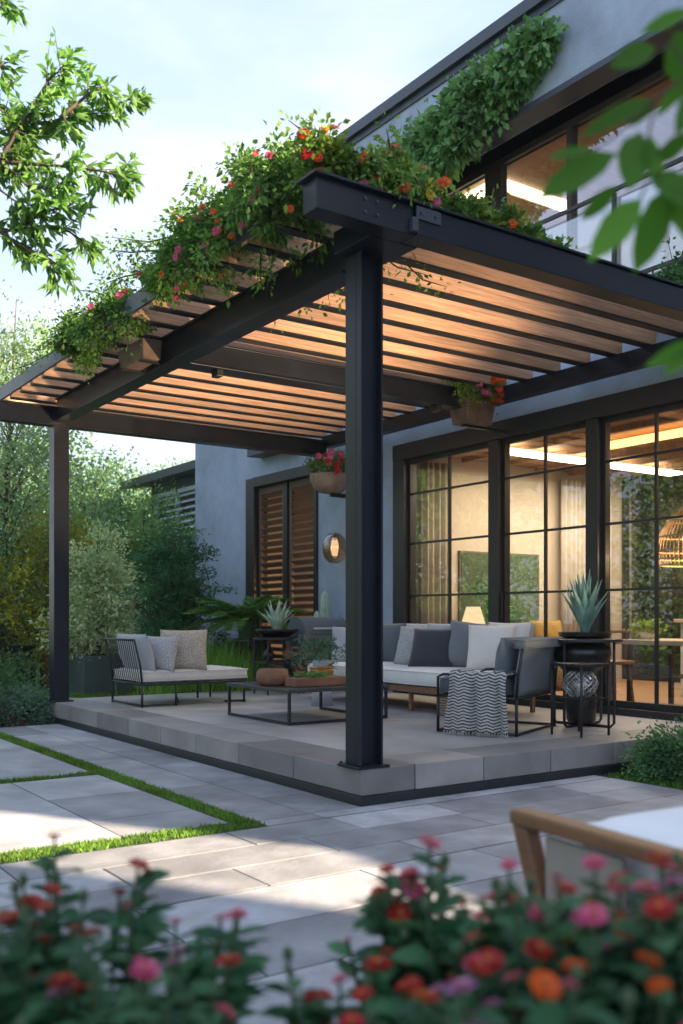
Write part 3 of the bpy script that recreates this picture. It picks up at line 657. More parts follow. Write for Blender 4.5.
vine('climbing_vine', 'shadowed vine shoots hanging down through the cedar slats behind the front post', (.5, .7, 3.2),
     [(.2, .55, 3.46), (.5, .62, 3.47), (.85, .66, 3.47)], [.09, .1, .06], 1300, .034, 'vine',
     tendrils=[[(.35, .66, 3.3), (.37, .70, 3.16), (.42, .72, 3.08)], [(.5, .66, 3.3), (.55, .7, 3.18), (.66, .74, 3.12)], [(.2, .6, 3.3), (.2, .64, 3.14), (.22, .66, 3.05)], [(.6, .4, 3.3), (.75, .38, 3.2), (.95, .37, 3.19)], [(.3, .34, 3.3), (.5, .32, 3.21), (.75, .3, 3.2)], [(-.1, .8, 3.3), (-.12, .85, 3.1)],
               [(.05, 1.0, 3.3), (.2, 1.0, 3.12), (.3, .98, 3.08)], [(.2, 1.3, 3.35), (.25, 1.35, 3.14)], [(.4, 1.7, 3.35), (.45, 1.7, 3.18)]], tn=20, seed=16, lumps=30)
vine('balcony_plant', 'fine leaved green plant spilling over the upper balcony edge at the right', (3.5, .6, 3.6), [(3.5, .95, 3.62), (3.48, .5, 3.72), (3.48, -.2, 3.72)], [.10, .22, .24], 3600, .05, 'shrub', seed=18, cat='plant', lumps=40,
     tendrils=[[(3.5, .9, 3.7), (3.45, 1.0, 3.88)], [(3.5, .5, 3.8), (3.45, .55, 4.1)]])
# ------------------------------------------------------------------ hanging pots
def bowl_prof(r, h, t=.02, flare=1.): return [(r*.55, 0), (r*.80, h*.25), (r*.97*flare, h*.7), (r*flare, h), (r*flare-t, h), (r*flare-t, h-.03), (.01, h-.035)]
def hang_pot(loc, label, square, r, h, mat, fols, cols, seed):
    t = thing('hanging_flower_pot', label, 'flower pot', loc); l = np.array(loc)
    m = MB()
    if square:
        a, b = r*.82, r
        vs = [(-a, -a*.7, 0), (a, -a*.7, 0), (a, a*.7, 0), (-a, a*.7, 0), (-b, -b*.7, h), (b, -b*.7, h), (b, b*.7, h), (-b, b*.7, h)]
        m.add([tuple(l+np.array(v)) for v in vs], [(0, 3, 2, 1), (4, 5, 6, 7), (0, 1, 5, 4), (1, 2, 6, 5), (2, 3, 7, 6), (3, 0, 4, 7)])
        m.box(l[0]-b-.012, l[0]+b+.012, l[1]-b*.7-.012, l[1]+b*.7+.012, l[2]+h-.04, l[2]+h+.004)
    else: m.lathe(bowl_prof(r, h), tuple(l))
    m.build('pot', mat, t, bevel=.006 if square else 0, smooth=not square)
    rs = np.random.default_rng(seed); cs = [l+np.array([rs.uniform(-1, 1)*r*1.45, rs.uniform(-.8, .8)*r*1.1, h+rs.uniform(-.01, .19)]) for _ in range(26)]
    m = MB()
    for c_ in cs: m.tube([l+np.array([0, 0, h-.03]), c_], [.004, .002], 4, cap=False)
    m.build('stems', M['stem'], t)
    P, idx = cloud(cs, 2600, .04); leaves('foliage', G[fols], t, P, axes(P, l, .4, .6), .040*rng.uniform(.6, 1.2, 2600), .02, rng.uniform(.1, 1, 2600))
    for i, c_ in enumerate(cs[:len(cols)]):
        d = unit(c_-l); p = l+np.array([-(.25+.75*rs.random())*r if i % 2 else rs.uniform(-1, 1)*r*1.3, -rs.uniform(.7, 1.3)*r*1.1, h+rs.uniform(.0, .23)])
        if cols[i] in ('forange', 'fred') and square: p[0] = l[0]+r*rs.uniform(.35, 1.1)
        put_flower(p, unit(np.array([-.5, -.8, .5])+rs.normal(size=3)*.3), cols[i], .036, t, cent=False)
    return t
t = hang_pot((3.18, 2.58, 2.91), 'square brown hanging pot of pink and orange flowers before the glazed doors', True, .19, .22, M['potb'], 'vinel', ['forange']*15+['fred']*8+['fpink']*5, 21)
m = MB(); m.box(3.06, 3.64, 2.56, 2.60, 2.885, 2.908); m.build('bracket', M['metal2'], t)
t = hang_pot((3.3, 5.2, 2.55), 'round pale stone hanging bowl of pink geraniums on the blue wall beside the shuttered window', False, .25, .21, M['potc'], 'mid', ['fred']*5+['fpink']*11, 22)
m = MB(); m.box(3.3, 3.64, 5.18, 5.22, 2.5, 2.548); m.build('bracket', M['metal2'], t)
t = thing('clay_trough', 'brown clay trough fixed to the outside of the left pergola beam', 'planter', (-.2, 2.65, 3.03))
m = MB(); m.add([(-.17, 2.66, 3.07), (-.02, 2.66, 3.07), (-.02, 3.12, 3.07), (-.17, 3.12, 3.07), (-.19, 2.63, 3.22), (-.02, 2.63, 3.22), (-.02, 3.15, 3.22), (-.19, 3.15, 3.22)], [(0, 3, 2, 1), (4, 5, 6, 7), (0, 1, 5, 4), (1, 2, 6, 5), (2, 3, 7, 6), (3, 0, 4, 7)])
m.build('trough', M['potb'], t, bevel=.012)
for yb in (2.70, 3.04): m = MB(); m.box(-.18, -.005, yb, yb+.03, 3.05, 3.069); m.build('bracket', M['metal2'], t)
# ------------------------------------------------------------------ soft furniture helpers
def pillow_mesh(m, w, h, t, Mx, n=12, pinch=.10):
    def side(sg):
        def fn(u, v):
            a = 2*u-1; b = 2*v-1
            e = (max(0, 1-a*a)*max(0, 1-b*b))**.42
            px = a*w/2*(1-pinch*(1-b*b)*abs(a)**2.2*.6); pz = b*h/2*(1-pinch*(1-a*a)*abs(b)**2.2*.6)
            wr = .006*math.sin(9*a+5*b)*e
            return (px, sg*(t/2*e+.004)+wr, pz)
        return fn
    m.grid(side(-1), n, n, M=Mx); 
    b0 = len(m.F); m.grid(side(1), n, n, M=Mx)
    for i in range(b0, len(m.F)): m.F[i] = tuple(reversed(m.F[i]))
    # rim
    k = (n+1)*(n+1); base = len(m.V)-2*k
    ring = [i for i in range(n+1)]+[(n+1)*j+n for j in range(1, n+1)]+[(n+1)*n+i for i in range(n-1, -1, -1)]+[(n+1)*j for j in range(n-1, 0, -1)]
    for a in range(len(ring)):
        i, j = ring[a], ring[(a+1) % len(ring)]; m.F.append((base+j, base+i, base+k+i, base+k+j))
def pillow(label, c, w, h, t, yaw, tilt, mat, roll=0, group=None):
    """c = centre; front face looks along local -y, yaw turns it about z, tilt leans it back"""
    o = thing('scatter_cushion', label, 'cushion', tuple(c), group)
    m = MB(); Mx = Matrix.Rotation(yaw, 4, 'Z') @ Matrix.Rotation(tilt, 4, 'X') @ Matrix.Rotation(roll, 4, 'Y')
    pillow_mesh(m, w, h, t, Mx); m.build('cover', mat, o, local=True, smooth=True)
    k = MB(); pts = [Mx @ Vector((a*w/2, 0, b*h/2)) for a, b in ((-.97, -.97), (0, -.93), (.97, -.97), (.93, 0), (.97, .97), (0, .93), (-.97, .97), (-.93, 0), (-.97, -.97))]
    k.tube(pts, .004, 5); k.build('piping', mat, o, local=True)
    return o
def pad(m, x0, x1, y0, y1, z0, z1, r=.04, puff=.012, n=10):
    """rounded seat pad"""
    cx, cy, cz = (x0+x1)/2, (y0+y1)/2, (z0+z1)/2; hx, hy, hz = (x1-x0)/2, (y1-y0)/2, (z1-z0)/2
    vs = []; fs = []; idx = {}
    def pt(p):
        v = Vector(p); inner = Vector((max(-hx+r, min(hx-r, v.x)), max(-hy+r, min(hy-r, v.y)), max(-hz+r, min(hz-r, v.z)))); d = v-inner
        if d.length > 1e-9: d = d.normalized()*r
        q = inner+d; s = 1 if q.z > 0 else -.3
        q.z += s*puff*(1-(q.x/hx)**2)*(1-(q.y/hy)**2)
        return (q.x+cx, q.y+cy, q.z+cz)
    def face(fn, a, b):
        base = len(vs)
        for j in range(b+1):
            for i in range(a+1): vs.append(pt(fn(i/a*2-1, j/b*2-1)))
        for j in range(b):
            for i in range(a): fs.append((base+j*(a+1)+i, base+j*(a+1)+i+1, base+(j+1)*(a+1)+i+1, base+(j+1)*(a+1)+i))
    if hz < .09 and hx > .2:
        q = r*.55
        for zz in (cz+hz-r*.35, cz-hz+r*.35):
            m.tube([(x0+q, y0-.001, zz), (x1-q, y0-.001, zz), (x1+.001, y0+q, zz), (x1+.001, y1-q, zz), (x1-q, y1+.001, zz), (x0+q, y1+.001, zz), (x0-.001, y1-q, zz), (x0-.001, y0+q, zz), (x0+q, y0-.001, zz)], .0045, 5)
    b00 = 0
    e = lambda u: math.copysign(abs(u)**.6, u)
    face(lambda u, v: (e(u)*hx, e(v)*hy, hz), n, n); face(lambda u, v: (-e(u)*hx, e(v)*hy, -hz), n, n)
    face(lambda u, v: (e(u)*hx, -hy, e(v)*hz), n, 6); face(lambda u, v: (-e(u)*hx, hy, e(v)*hz), n, 6)
    face(lambda u, v: (hx, e(u)*hy, e(v)*hz), n, 6); face(lambda u, v: (-hx, -e(u)*hy, e(v)*hz), n, 6)
    m.add(vs, fs)
# ------------------------------------------------------------------ daybed
D = thing('daybed', 'low black metal daybed with white seat pad at the left of the terrace', 'daybed', (.5, 4.25, .2))
x0, x1, y0, y1 = .5, 1.62, 4.25, 5.0
m = MB(); r = .011
for p in ((x0, y0, 0), (x0+.33, y0, 0), (x0, y1, 0)): pass
for z in (.415,): m.tube([(x0, y0, z), (x1, y0, z), (x1, y1, z), (x0, y1, z), (x0, y0, z)], .014, 8)
for k in range(9): m.tube([(x0+.06+k*.125, y0, .415), (x0+.06+k*.125, y1, .415)], .006, 6)
m.tube([(x0, y0, .215), (x0, y1, .215)], r); m.tube([(x0, y0, .215), (x0+.35, y0, .215), (x1-.45, y1-.1, .215)], r*.9); m.tube([(x1, y0, .215), (x0+.9, y0+.05, .215)], r*.9)
m.build('frame', M['metal2'], D, smooth=True)
for (lx, ly) in ((x0, y0), (x0+.35, y0), (x0, y1), (x1-.02, y0), (x1-.02, y1), (x0+.95, y1)):
    m = MB(); m.tube([(lx, ly, .2), (lx, ly, .41)], .012, 8); m.build('leg', M['metal2'], D, smooth=True)
m = MB()
for yy in (y0, y1): m.tube([(x0, yy, .41), (x0-.02, yy, .60), (x0-.08, yy, .84)], r)
m.tube([(x0-.08, y0, .84), (x0-.08, y1, .84)], r)
for k in range(14): yy = y0+.05+k*(y1-y0-.1)/13; m.tube([(x0-.0, yy, .42), (x0-.08, yy, .84)], .004, 5)
m.build('backrest', M['metal2'], D, smooth=True)
m = MB(); pad(m, x0-.0, x1+.03, y0-.01, y1, .432, .545, .045); m.build('seat_cushion', M['cream'], D, smooth=True)
m = MB(); Mx = Matrix.Translation((x0+.09, (y0+y1)/2, .71)) @ Matrix.Rotation(R(90), 4, 'Z') @ Matrix.Rotation(R(-16), 4, 'X'); pillow_mesh(m, .74, .38, .16, Mx, pinch=.03); m.build('back_cushion', M['lgrey'], D, smooth=True)
pillow('small mottled grey scatter cushion leaning on the daybed back', (x0+.26, 4.42, .70), .40, .36, .14, R(-62), R(-16), M['wgrey'])
pillow('large beige woven scatter cushion on the white daybed', (x0+.50, 4.40, .735), .47, .42, .17, R(-28), R(-18), M['wbeige'])
# ------------------------------------------------------------------ coffee table
Tb = thing('coffee_table', 'low rectangular coffee table with dark top and thin black metal frame', 'table', (1.3, 2.65, .2))
cx0, cx1, cy0, cy1 = .82, 1.82, 2.12, 3.16
m = MB(); m.box(cx0, cx1, cy0, cy1, .455, .485); m.build('table_top', pm('dark_table_top', (.05, .052, .058), .35, .25, 4, stain=.2), Tb, bevel=.004)
m = MB()
def rod(m, a, b, s=.011):
    a = Vector(a); b = Vector(b); m.box(min(a.x, b.x)-s, max(a.x, b.x)+s, min(a.y, b.y)-s, max(a.y, b.y)+s, min(a.z, b.z)-s, max(a.z, b.z)+s)
i = .02
rod(m, (cx0+i, cy0+i+.023, .212), (cx0+i, cy1-i-.023, .212)); rod(m, (cx1-i, cy0+i+.023, .212), (cx1-i, cy1-i-.023, .212)); rod(m, (cx0+i+.023, cy0+i, .212), (cx1-i-.023, cy0+i, .212))
m.build('base_frame', M['metal2'], Tb, bevel=.002)
for lx in (cx0+i, cx1-i):
    for ly in (cy0+i, cy1-i): m = MB(); rod(m, (lx, ly, .212), (lx, ly, .443)); m.build('leg', M['metal2'], Tb, bevel=.002)
TZ = .486
o = thing('clay_pot', 'rounded brown clay pot at the left of the coffee table', 'pot', (.93, 2.62, TZ))
m = MB(); m.lathe([(.09, 0), (.125, .02), (.14, .07), (.125, .125), (.10, .14), (.09, .125), (.01, .12)], (.97, 2.62, TZ)); m.build('pot', M['terra'], o, smooth=True)
o = thing('succulent_trough', 'low brown wooden trough of green succulents on the coffee table', 'planter', (1.2, 2.36, TZ))
m = MB(); m.box(.98, 1.50, 2.28, 2.44, TZ, TZ+.075, M=None); m.build('trough', M['terra'], o, bevel=.01)
P = []; A = []
for k in range(6):
    c = np.array([1.06+k*.055+rng.normal()*.01, 2.35+rng.normal()*.02, TZ+.075]); 
    for j in range(26):
        a = rng.uniform(0, 2*PI); e = rng.uniform(.2, 1.2); P.append(c+rng.normal(size=3)*.008); A.append((math.cos(a), math.sin(a), e))
leaves('succulent', G['mid'], o, P, A, .06, .016, rng.uniform(.2, 1, len(P)))
o = thing('serving_board', 'round pale wooden serving board with brass box on the coffee table', 'board', (1.55, 2.72, TZ))
m = MB(); m.lathe([(.17, 0), (.18, .006), (.18, .016), (.17, .02)], (1.55, 2.70, TZ+.03), 32); m.tube([(1.55, 2.7, TZ), (1.55, 2.7, TZ+.03)], .06, 16); m.build('board', M['wooda'], o)
o = thing('brass_box', 'small ribbed brass box on the round serving board', 'box', (1.5, 2.72, TZ+.052))
m = MB(); m.box(1.44, 1.62, 2.66, 2.78, TZ+.052, TZ+.115); m.build('body', M['gold'], o, bevel=.01)
m = MB(); m.box(1.437, 1.623, 2.657, 2.783, TZ+.1155, TZ+.135); m.build('lid', M['gold'], o, bevel=.006)
for i_, (bx, by, br, bh, mm, lb) in enumerate(((1.36, 2.80, .045, .10, 'terra', 'small brown cup with a dried stem behind the succulent trough'), (1.30, 3.0, .05, .11, 'potb', 'small weathered pot at the far side of the coffee table'), (1.40, 2.55, .035, .05, 'cream', 'tiny cream bowl between trough and serving board'))):
    o = thing('small_pot', lb, 'pot', (bx, by, TZ)); m = MB(); m.lathe([(br*.8, 0), (br, bh*.4), (br*.95, bh), (br*.85, bh), (br*.8, bh*.8), (.005, bh*.78)], (bx, by, TZ), 18); m.build('pot', M[mm], o, smooth=True)
    if i_ == 0:
        Q = np.array([(bx, by, TZ+.09)]*40)+rng.normal(size=(40, 3))*.012; leaves('dried_flower', M['terra'], o, Q, rng.normal(size=(40, 3))+np.array([0, 0, 1.2]), .07, .02, .5)
# plant pot beside the table (left of the post)
o = thing('potted_herb', 'bushy blue green herb in a small grey pot beside the sofa', 'potted plant', (2.0, 3.35, .2))
m = MB(); m.lathe([(.07, 0), (.09, .2), (.1, .24), (.09, .24), (.085, .2), (.01, .2)], (2.02, 3.45, .4)); m.tube([(2.02, 3.45, .2), (2.02, 3.45, .4)], [.11, .09], 20); m.build('pot', M['lgrey'], o, smooth=True)
cs = [np.array([2.02, 3.45, .72])+rng.normal(size=3)*np.array([.1, .1, .06]) for _ in range(20)]; P, idx = cloud(cs, 900, .035); leaves('foliage', G['shrubb'], o, P, axes(P, np.array([2.02, 3.45, .6]), .4), .045, .018, rng.uniform(.3, 1, 900))
# ------------------------------------------------------------------ sofa
S = thing('sofa', 'long low sofa with pale seat pads, grey back cushions and brown slatted base', 'sofa', (2.8, 3.1, .2))
m = MB(); m.box(2.34, 3.25, 1.75, 4.2, .375, .435); m.build('base', M['woodw'], S, bevel=.005)
for (lx, ly) in ((2.36, 2.5), (2.36, 3.4), (2.36, 4.1), (3.2, 1.8), (3.2, 4.1), (2.8, 1.78)):
    m = MB(); m.box(lx, lx+.035, ly, ly+.035, .2, .3745); m.build('leg', M['woodw'], S, bevel=.003)
m = MB(); m.box(2.32, 2.62, 1.78, 2.10, .2, .374); m.build('woven_end', M['rattan'], S, bevel=.012)
m = MB(); m.box(3.2, 3.27, 1.75, 4.2, .436, .86); m.build('back_frame', M['slate'], S, bevel=.02)
for a, b in ((1.74, 2.96), (2.97, 4.2)):
    m = MB(); pad(m, 2.31, 3.18, a, b, .437, .585, .05); m.build('seat_cushion', M['white'], S, smooth=True)
for yc, mt in ((3.86, 'slate'), (3.2, 'lgrey'), (2.58, 'lgrey'), (2.02, 'lgrey')):
    m = MB(); Mx = Matrix.Translation((3.07, yc, .785)) @ Matrix.Rotation(R(-90), 4, 'Z') @ Matrix.Rotation(R(-14), 4, 'X'); pillow_mesh(m, .64, .43, .2, Mx, pinch=.04); m.build('back_cushion', M[mt], S, smooth=True)
pillow('pale speckled scatter cushion on the sofa just right of the front post', (2.86, 3.05, .775), .44, .41, .16, R(-72), R(-20), M['wgrey'])
pillow('dark charcoal scatter cushion in the middle of the sofa', (2.72, 2.62, .765), .46, .40, .16, R(-66), R(-22), M['dgrey'])
pillow('plain mid grey scatter cushion on the sofa beside the charcoal one', (2.92, 2.30, .80), .50, .45, .17, R(-58), R(-20), M['mgrey'], roll=R(6))
pillow('cream textured scatter cushion at the near end of the sofa behind the armchair', (2.80, 1.92, .79), .42, .42, .16, R(-52), R(-18), M['wlight'])
pillow('small light grey scatter cushion tucked behind the charcoal one on the sofa', (2.93, 2.74, .80), .44, .42, .15, R(-80), R(-16), M['lgrey'])
pillow('plain cream scatter cushion at the sofa end nearest the tall side table', (2.98, 1.90, .81), .44, .42, .15, R(-75), R(-14), M['cream'])
pillow('striped pale scatter cushion on the sofa left of the front post', (2.72, 3.95, .77), .42, .40, .15, R(-40), R(-20), M['lgrey'])
# ------------------------------------------------------------------ armchair
AC = thing('armchair', 'black metal armchair with slate rope back and slate cushions turned towards the sofa', 'armchair', (0, 0, 0))
m = MB(); W_, Dp = .82, .62; r = .011
m.tube([(0, 0, .012), (W_, 0, .012), (W_, Dp, .012), (0, Dp, .012), (0, 0, .012)], r, 8)
m.tube([(0, 0, .27), (W_, 0, .27), (W_, Dp, .27), (0, Dp, .27), (0, 0, .27)], r, 8)
for x in (0, W_): m.tube([(x, 0, .27), (x, -.015, .45), (x, -.05, .66)], r, 8); m.tube([(x, Dp, .27), (x, Dp, .41), (x, Dp-.04, .43), (x, -.01, .45)], r, 8)
m.tube([(0, -.05, .66), (W_, -.05, .66)], r, 8)
m.build('frame', M['metal2'], AC, local=True, smooth=True)
for (lx, ly) in ((0, 0), (W_, 0), (W_, Dp), (0, Dp), (W_*.5, Dp)):
    m = MB(); m.tube([(lx, ly, 0), (lx, ly, .265)], .012, 8); m.build('leg', M['metal2'], AC, local=True, smooth=True)
m = MB(); m.grid(lambda u, v: (.02+u*(W_-.04), .0-.048*v**1.5+.02, .28+v*.37), 4, 8); m.build('rope_back', M['rope'], AC, local=True, smooth=True, solid=.015)
m = MB(); pad(m, .03, W_-.03, .06, Dp+.02, .285, .41, .045); m.build('seat_cushion', M['slate'], AC, local=True, smooth=True)
m = MB(); Mx = Matrix.Translation((W_/2-.01, .135, .50)) @ Matrix.Rotation(R(8), 4, 'X'); pillow_mesh(m, W_+.02, .42, .17, Mx, pinch=.02); m.build('back_cushion', M['slate'], AC, local=True, smooth=True)
m = MB(); pad(m, -.015, W_+.015, -.085, .02, .625, .70, .03, puff=.006); m.build('head_roll', M['slate'], AC, local=True, smooth=True)
AC.location = (1.80, .60, .2); AC.rotation_euler = (0, 0, R(24))
BL = thing('throw_blanket', 'black and cream striped throw blanket hanging off the armchair seat to the floor', 'blanket', (0, 0, 0))
m = MB()
def bl(u, v):
    a = (u-.5)*.50; fold = .022*math.sin(u*17+v*2)+.012*math.sin(u*31)
    Lh = .62; s = v*Lh
    if s < .18: y = -.18+s; z = .45+.015*math.sin(u*9); o_ = 0
    else:
        q = s-.18; y = .0+.03*min(1, q/.06)+fold*min(1, q/.1)+.05*q; z = .45-max(0, q-.02); 
    w_ = 1-.25*math.sin(min(1, v*1.2)*PI)*.4
    return (a*w_, y, max(.01, z))
m.grid(bl, 34, 34)
P_ = []
m.build('cloth', M['throw'], BL, local=True, smooth=True, solid=.012)
m = MB()
for k in range(34):
    u = k/33; p = bl(u, 1.0); m.tube([(p[0], p[1], p[2]), (p[0]+random.uniform(-.006, .006), p[1]+.01, max(.003, p[2]-.05))], [.0035, .001], 4)
m.build('fringe', M['cream'], BL, local=True)
BL.location = (1.62, .80, .2); BL.rotation_euler = (0, 0, R(114))
# ------------------------------------------------------------------ side tables, urn, agave
ST = thing('side_table', 'tall round black metal side table carrying the agave bowl', 'side table', (2.73, .8, .2)); cx_, cy_ = 2.73, .80
m = MB(); m.lathe([(.28, 0), (.30, .004), (.30, .022), (.28, .026)], (cx_, cy_, .862), 40); m.build('table_top', M['metal2'], ST)
for k in range(4):
    a = R(10)+k*PI/2; x, y = cx_+.27*math.cos(a), cy_+.27*math.sin(a); m = MB(); m.tube([(x, y, .861), (x, y, .24), (x-.03*math.cos(a), y-.03*math.sin(a), .212), (cx_, cy_, .212)], .011, 8); m.build('leg', M['metal2'], ST, smooth=True)
U = thing('ceramic_urn', 'tall black glossy ceramic urn standing under the tall side table', 'urn', (cx_, cy_+.02, .224))
m = MB(); m.lathe([(.10, 0), (.115, .03), (.12, .2), (.10, .34), (.13, .40), (.20, .47), (.235, .54), (.225, .60), (.17, .625), (.12, .63)], (cx_, cy_+.02, .224), 32); m.build('body', M['black'], U, smooth=True)
def agave(t, c, n, L, W, mat, spread=.5, seed=3):
    rs = np.random.default_rng(seed); m = MB()
    for k in range(n):
        a = k*2.4+rs.uniform(-.2, .2); f = k/n; e = spread*(.15+f)*rs.uniform(.8, 1.2); l = L*(1-.35*f)*rs.uniform(.85, 1.1)
        d = np.array([math.cos(a), math.sin(a), 0]); s = np.array([-math.sin(a), math.cos(a), 0]); vs = []; st = 7; tt = rs.random()
        for j in range(st+1):
            v = j/st; w = W*(.75+.6*v-.0*v)*(1-v)**.6 if v > .0 else W*.7; w = W*(.7+.5*math.sin(PI*min(1, v*1.1)))*(1-v**3); w = max(w, .001)
            p = np.array(c)+d*(.015+e*l*v**1.25)+np.array([0, 0, l*(v-.18*e*v*v)])
            vs += [tuple(p-s*w/2+d*(-.15*w)), tuple(p+d*.12*w), tuple(p+s*w/2+d*(-.15*w))]
        fs = [(3*j+i, 3*j+i+1, 3*j+i+4, 3*j+i+3) for j in range(st) for i in (0, 1)]
        m.add(vs, fs, tint=tt)
    return m.build('agave_leaves', mat, t, smooth=True, solid=.004)
AG = thing('agave_plant', 'blue green agave in a shallow black bowl on the tall side table', 'potted plant', (cx_+.03, cy_, .888))
m = MB(); m.lathe([(.15, 0), (.20, .02), (.205, .05), (.19, .05), (.185, .035), (.01, .035)], (cx_+.02, cy_, .889), 32); m.build('bowl', M['black'], AG, smooth=False)
agave(AG, (cx_+.02, cy_, .92), 30, .50, .078, G['agave'], .5)
ST2 = thing('side_table', 'small black wire side table with open shelf in front of the urn', 'side table', (2.2, .55, .2)); a0, a1, b0, b1 = 2.12, 2.41, .28, .56
m = MB(); m.box(a0-.01, a1+.01, b0-.01, b1+.01, .70, .722); m.build('table_top', M['metal2'], ST2, bevel=.004)
m = MB(); m.box(a0+.01, a1-.01, b0+.01, b1-.01, .462, .472); m.build('shelf', M['metal2'], ST2)
for lx in (a0, a1):
    for ly in (b0, b1): m = MB(); m.tube([(lx, ly, .70), (lx, ly, .2)], .009, 8); m.build('leg', M['metal2'], ST2, smooth=True)
LN = thing('glass_lantern', 'round woven silver glass lantern on the shelf of the small side table', 'lantern', (2.265, .42, .473))
m = MB(); m.lathe([(.05, 0), (.10, .03), (.12, .08), (.11, .13), (.07, .17), (.065, .19), (.06, .19), (.06, .16), (.1, .12)], (2.265, .42, .474), 24); m.build('glass', M['cglass'], LN, smooth=True)
m = MB()
for k in range(14):
    for sg in (1, -1):
        pts = []
        for j in range(9):
            v = j/8; a = 2*PI*k/14+sg*v*1.6; rr = .052+.075*math.sin(PI*(v*.85+.05)); pts.append((2.265+rr*math.cos(a), .42+rr*math.sin(a), .476+v*.185))
        m.tube(pts, .0035, 5)
m.build('wire_cage', pm('silver_wire', (.55, .55, .55), .3, .1, 5, metal=.8), LN)
m = MB(); m.tube([(2.265, .42, .48), (2.265, .42, .57)], .03, 14); m.build('candle', M['white'], LN)
# ------------------------------------------------------------------ stands at the back of the terrace
PS = thing('plant_stand', 'tiered dark metal plant stand at the back of the terrace', 'plant stand', (2.42, 4.95, .2)); px_, py_ = 2.42, 4.98
m = MB(); m.lathe([(.24, 0), (.27, .01), (.27, .03), (.24, .035)], (px_, py_, .80), 28); m.box(px_-.25, px_+.25, py_-.2, py_+.2, .55, .57); m.build('shelf', M['metal2'], PS)
for sx in (-.2, .2):
    for sy in (-.15, .15): m = MB(); m.tube([(px_+sx, py_+sy, .2), (px_+sx, py_+sy, .80)], .011, 8); m.build('leg', M['metal2'], PS)
A2 = thing('pale_agave', 'pale silver green agave in a wide dark bowl on the tiered stand', 'potted plant', (px_, py_, .836))
m = MB(); m.lathe([(.14, 0), (.23, .06), (.25, .09), (.235, .09), (.21, .06), (.01, .055)], (px_, py_, .837), 30); m.build('bowl', M['black'], A2, smooth=True)
agave(A2, (px_, py_, .89), 30, .36, .07, G['agavep'], .75, seed=9)
for i_, (bx, by, mm, lb) in enumerate(((px_-.1, py_, 'black', 'black bottle shaped vase on the lower tier of the plant stand'), (px_+.12, py_-.05, 'terra', 'brown clay vase on the lower tier of the plant stand'))):
    o = thing('vase', lb, 'vase', (bx, by, .571)); m = MB(); m.lathe([(.04, 0), (.065, .04), (.06, .09), (.025, .13), (.022, .17), (.03, .18)], (bx, by, .571), 20); m.build('body', M[mm], o, smooth=True)
BQ = thing('barbecue_grill', 'grey blue barbecue grill with closed lid at the back of the terrace', 'grill', (3.0, 5.0, .2))
m = MB(); m.box(2.68, 3.32, 4.82, 5.22, .72, .86); m.build('firebox', M['slate'], BQ, bevel=.015)
m = MB()
prof = [(math.cos(a)*.2, math.sin(a)*.2) for a in np.linspace(0, PI, 12)]
n_ = len(prof); vs = [(2.70, 5.02+p[0], .862+p[1]) for p in prof]+[(3.30, 5.02+p[0], .862+p[1]) for p in prof]
m.add(vs, [(i, i+1, n_+i+1, n_+i) for i in range(n_-1)]+[tuple(range(n_)), tuple(range(2*n_-1, n_-1, -1)), (0, n_, 2*n_-1, n_-1)]); lid = m.build('lid', M['slate'], BQ, bevel=.005)
m = MB(); m.tube([(2.8, 4.80, .93), (3.2, 4.80, .93)], .011, 8); m.tube([(2.82, 4.80, .93), (2.82, 4.86, .93)], .007, 6); m.tube([(3.18, 4.80, .93), (3.18, 4.86, .93)], .007, 6); m.build('handle', M['pale'], lid)
m = MB(); m.box(2.42+.24, 3.34, 4.80, 5.24, .40, .42); m.build('shelf', M['metal2'], BQ)
for lx in (2.70, 3.29):
    for ly in (4.85, 5.19): m = MB(); m.box(lx-.014, lx+.014, ly-.014, ly+.014, .2, .719); m.build('leg', M['metal2'], BQ)
m = MB()
for k in range(4): m.tube([(2.8+k*.13, 4.815, .79), (2.8+k*.13, 4.79, .79)], .018, 10)
m.build('knobs', M['metal2'], BQ)
CT = thing('column_cactus', 'pale green column cactus in a pot against the blue grey wall', 'cactus', (3.4, 5.55, .2))
m = MB(); m.lathe([(.11, 0), (.15, .28), (.165, .3), (.14, .3), (.01, .26)], (3.42, 5.50, .2), 24); m.build('pot', M['potb'], CT, smooth=True)
m = MB()
for (ox, oy, hh, rr) in ((0, 0, 1.5, .06), (-.10, .03, 1.1, .045), (.08, .05, .95, .035)):
    n_ = 20; pr = []
    vs = []; zz = [0, .3, .6, .85, .95, 1.0]; rs_ = [.9, 1, 1, .95, .7, .05]
    for z, q in zip(zz, rs_):
        for k in range(n_): a = 2*PI*k/n_; q2 = rr*q*(1 if k % 2 else .82); vs.append((3.42+ox+q2*math.cos(a), 5.50+oy+q2*math.sin(a), .46+z*hh*.62))
    m.add(vs, [(i*n_+k, i*n_+(k+1) % n_, (i+1)*n_+(k+1) % n_, (i+1)*n_+k) for i in range(5) for k in range(n_)])
m.build('stem', G['agavep'], CT)
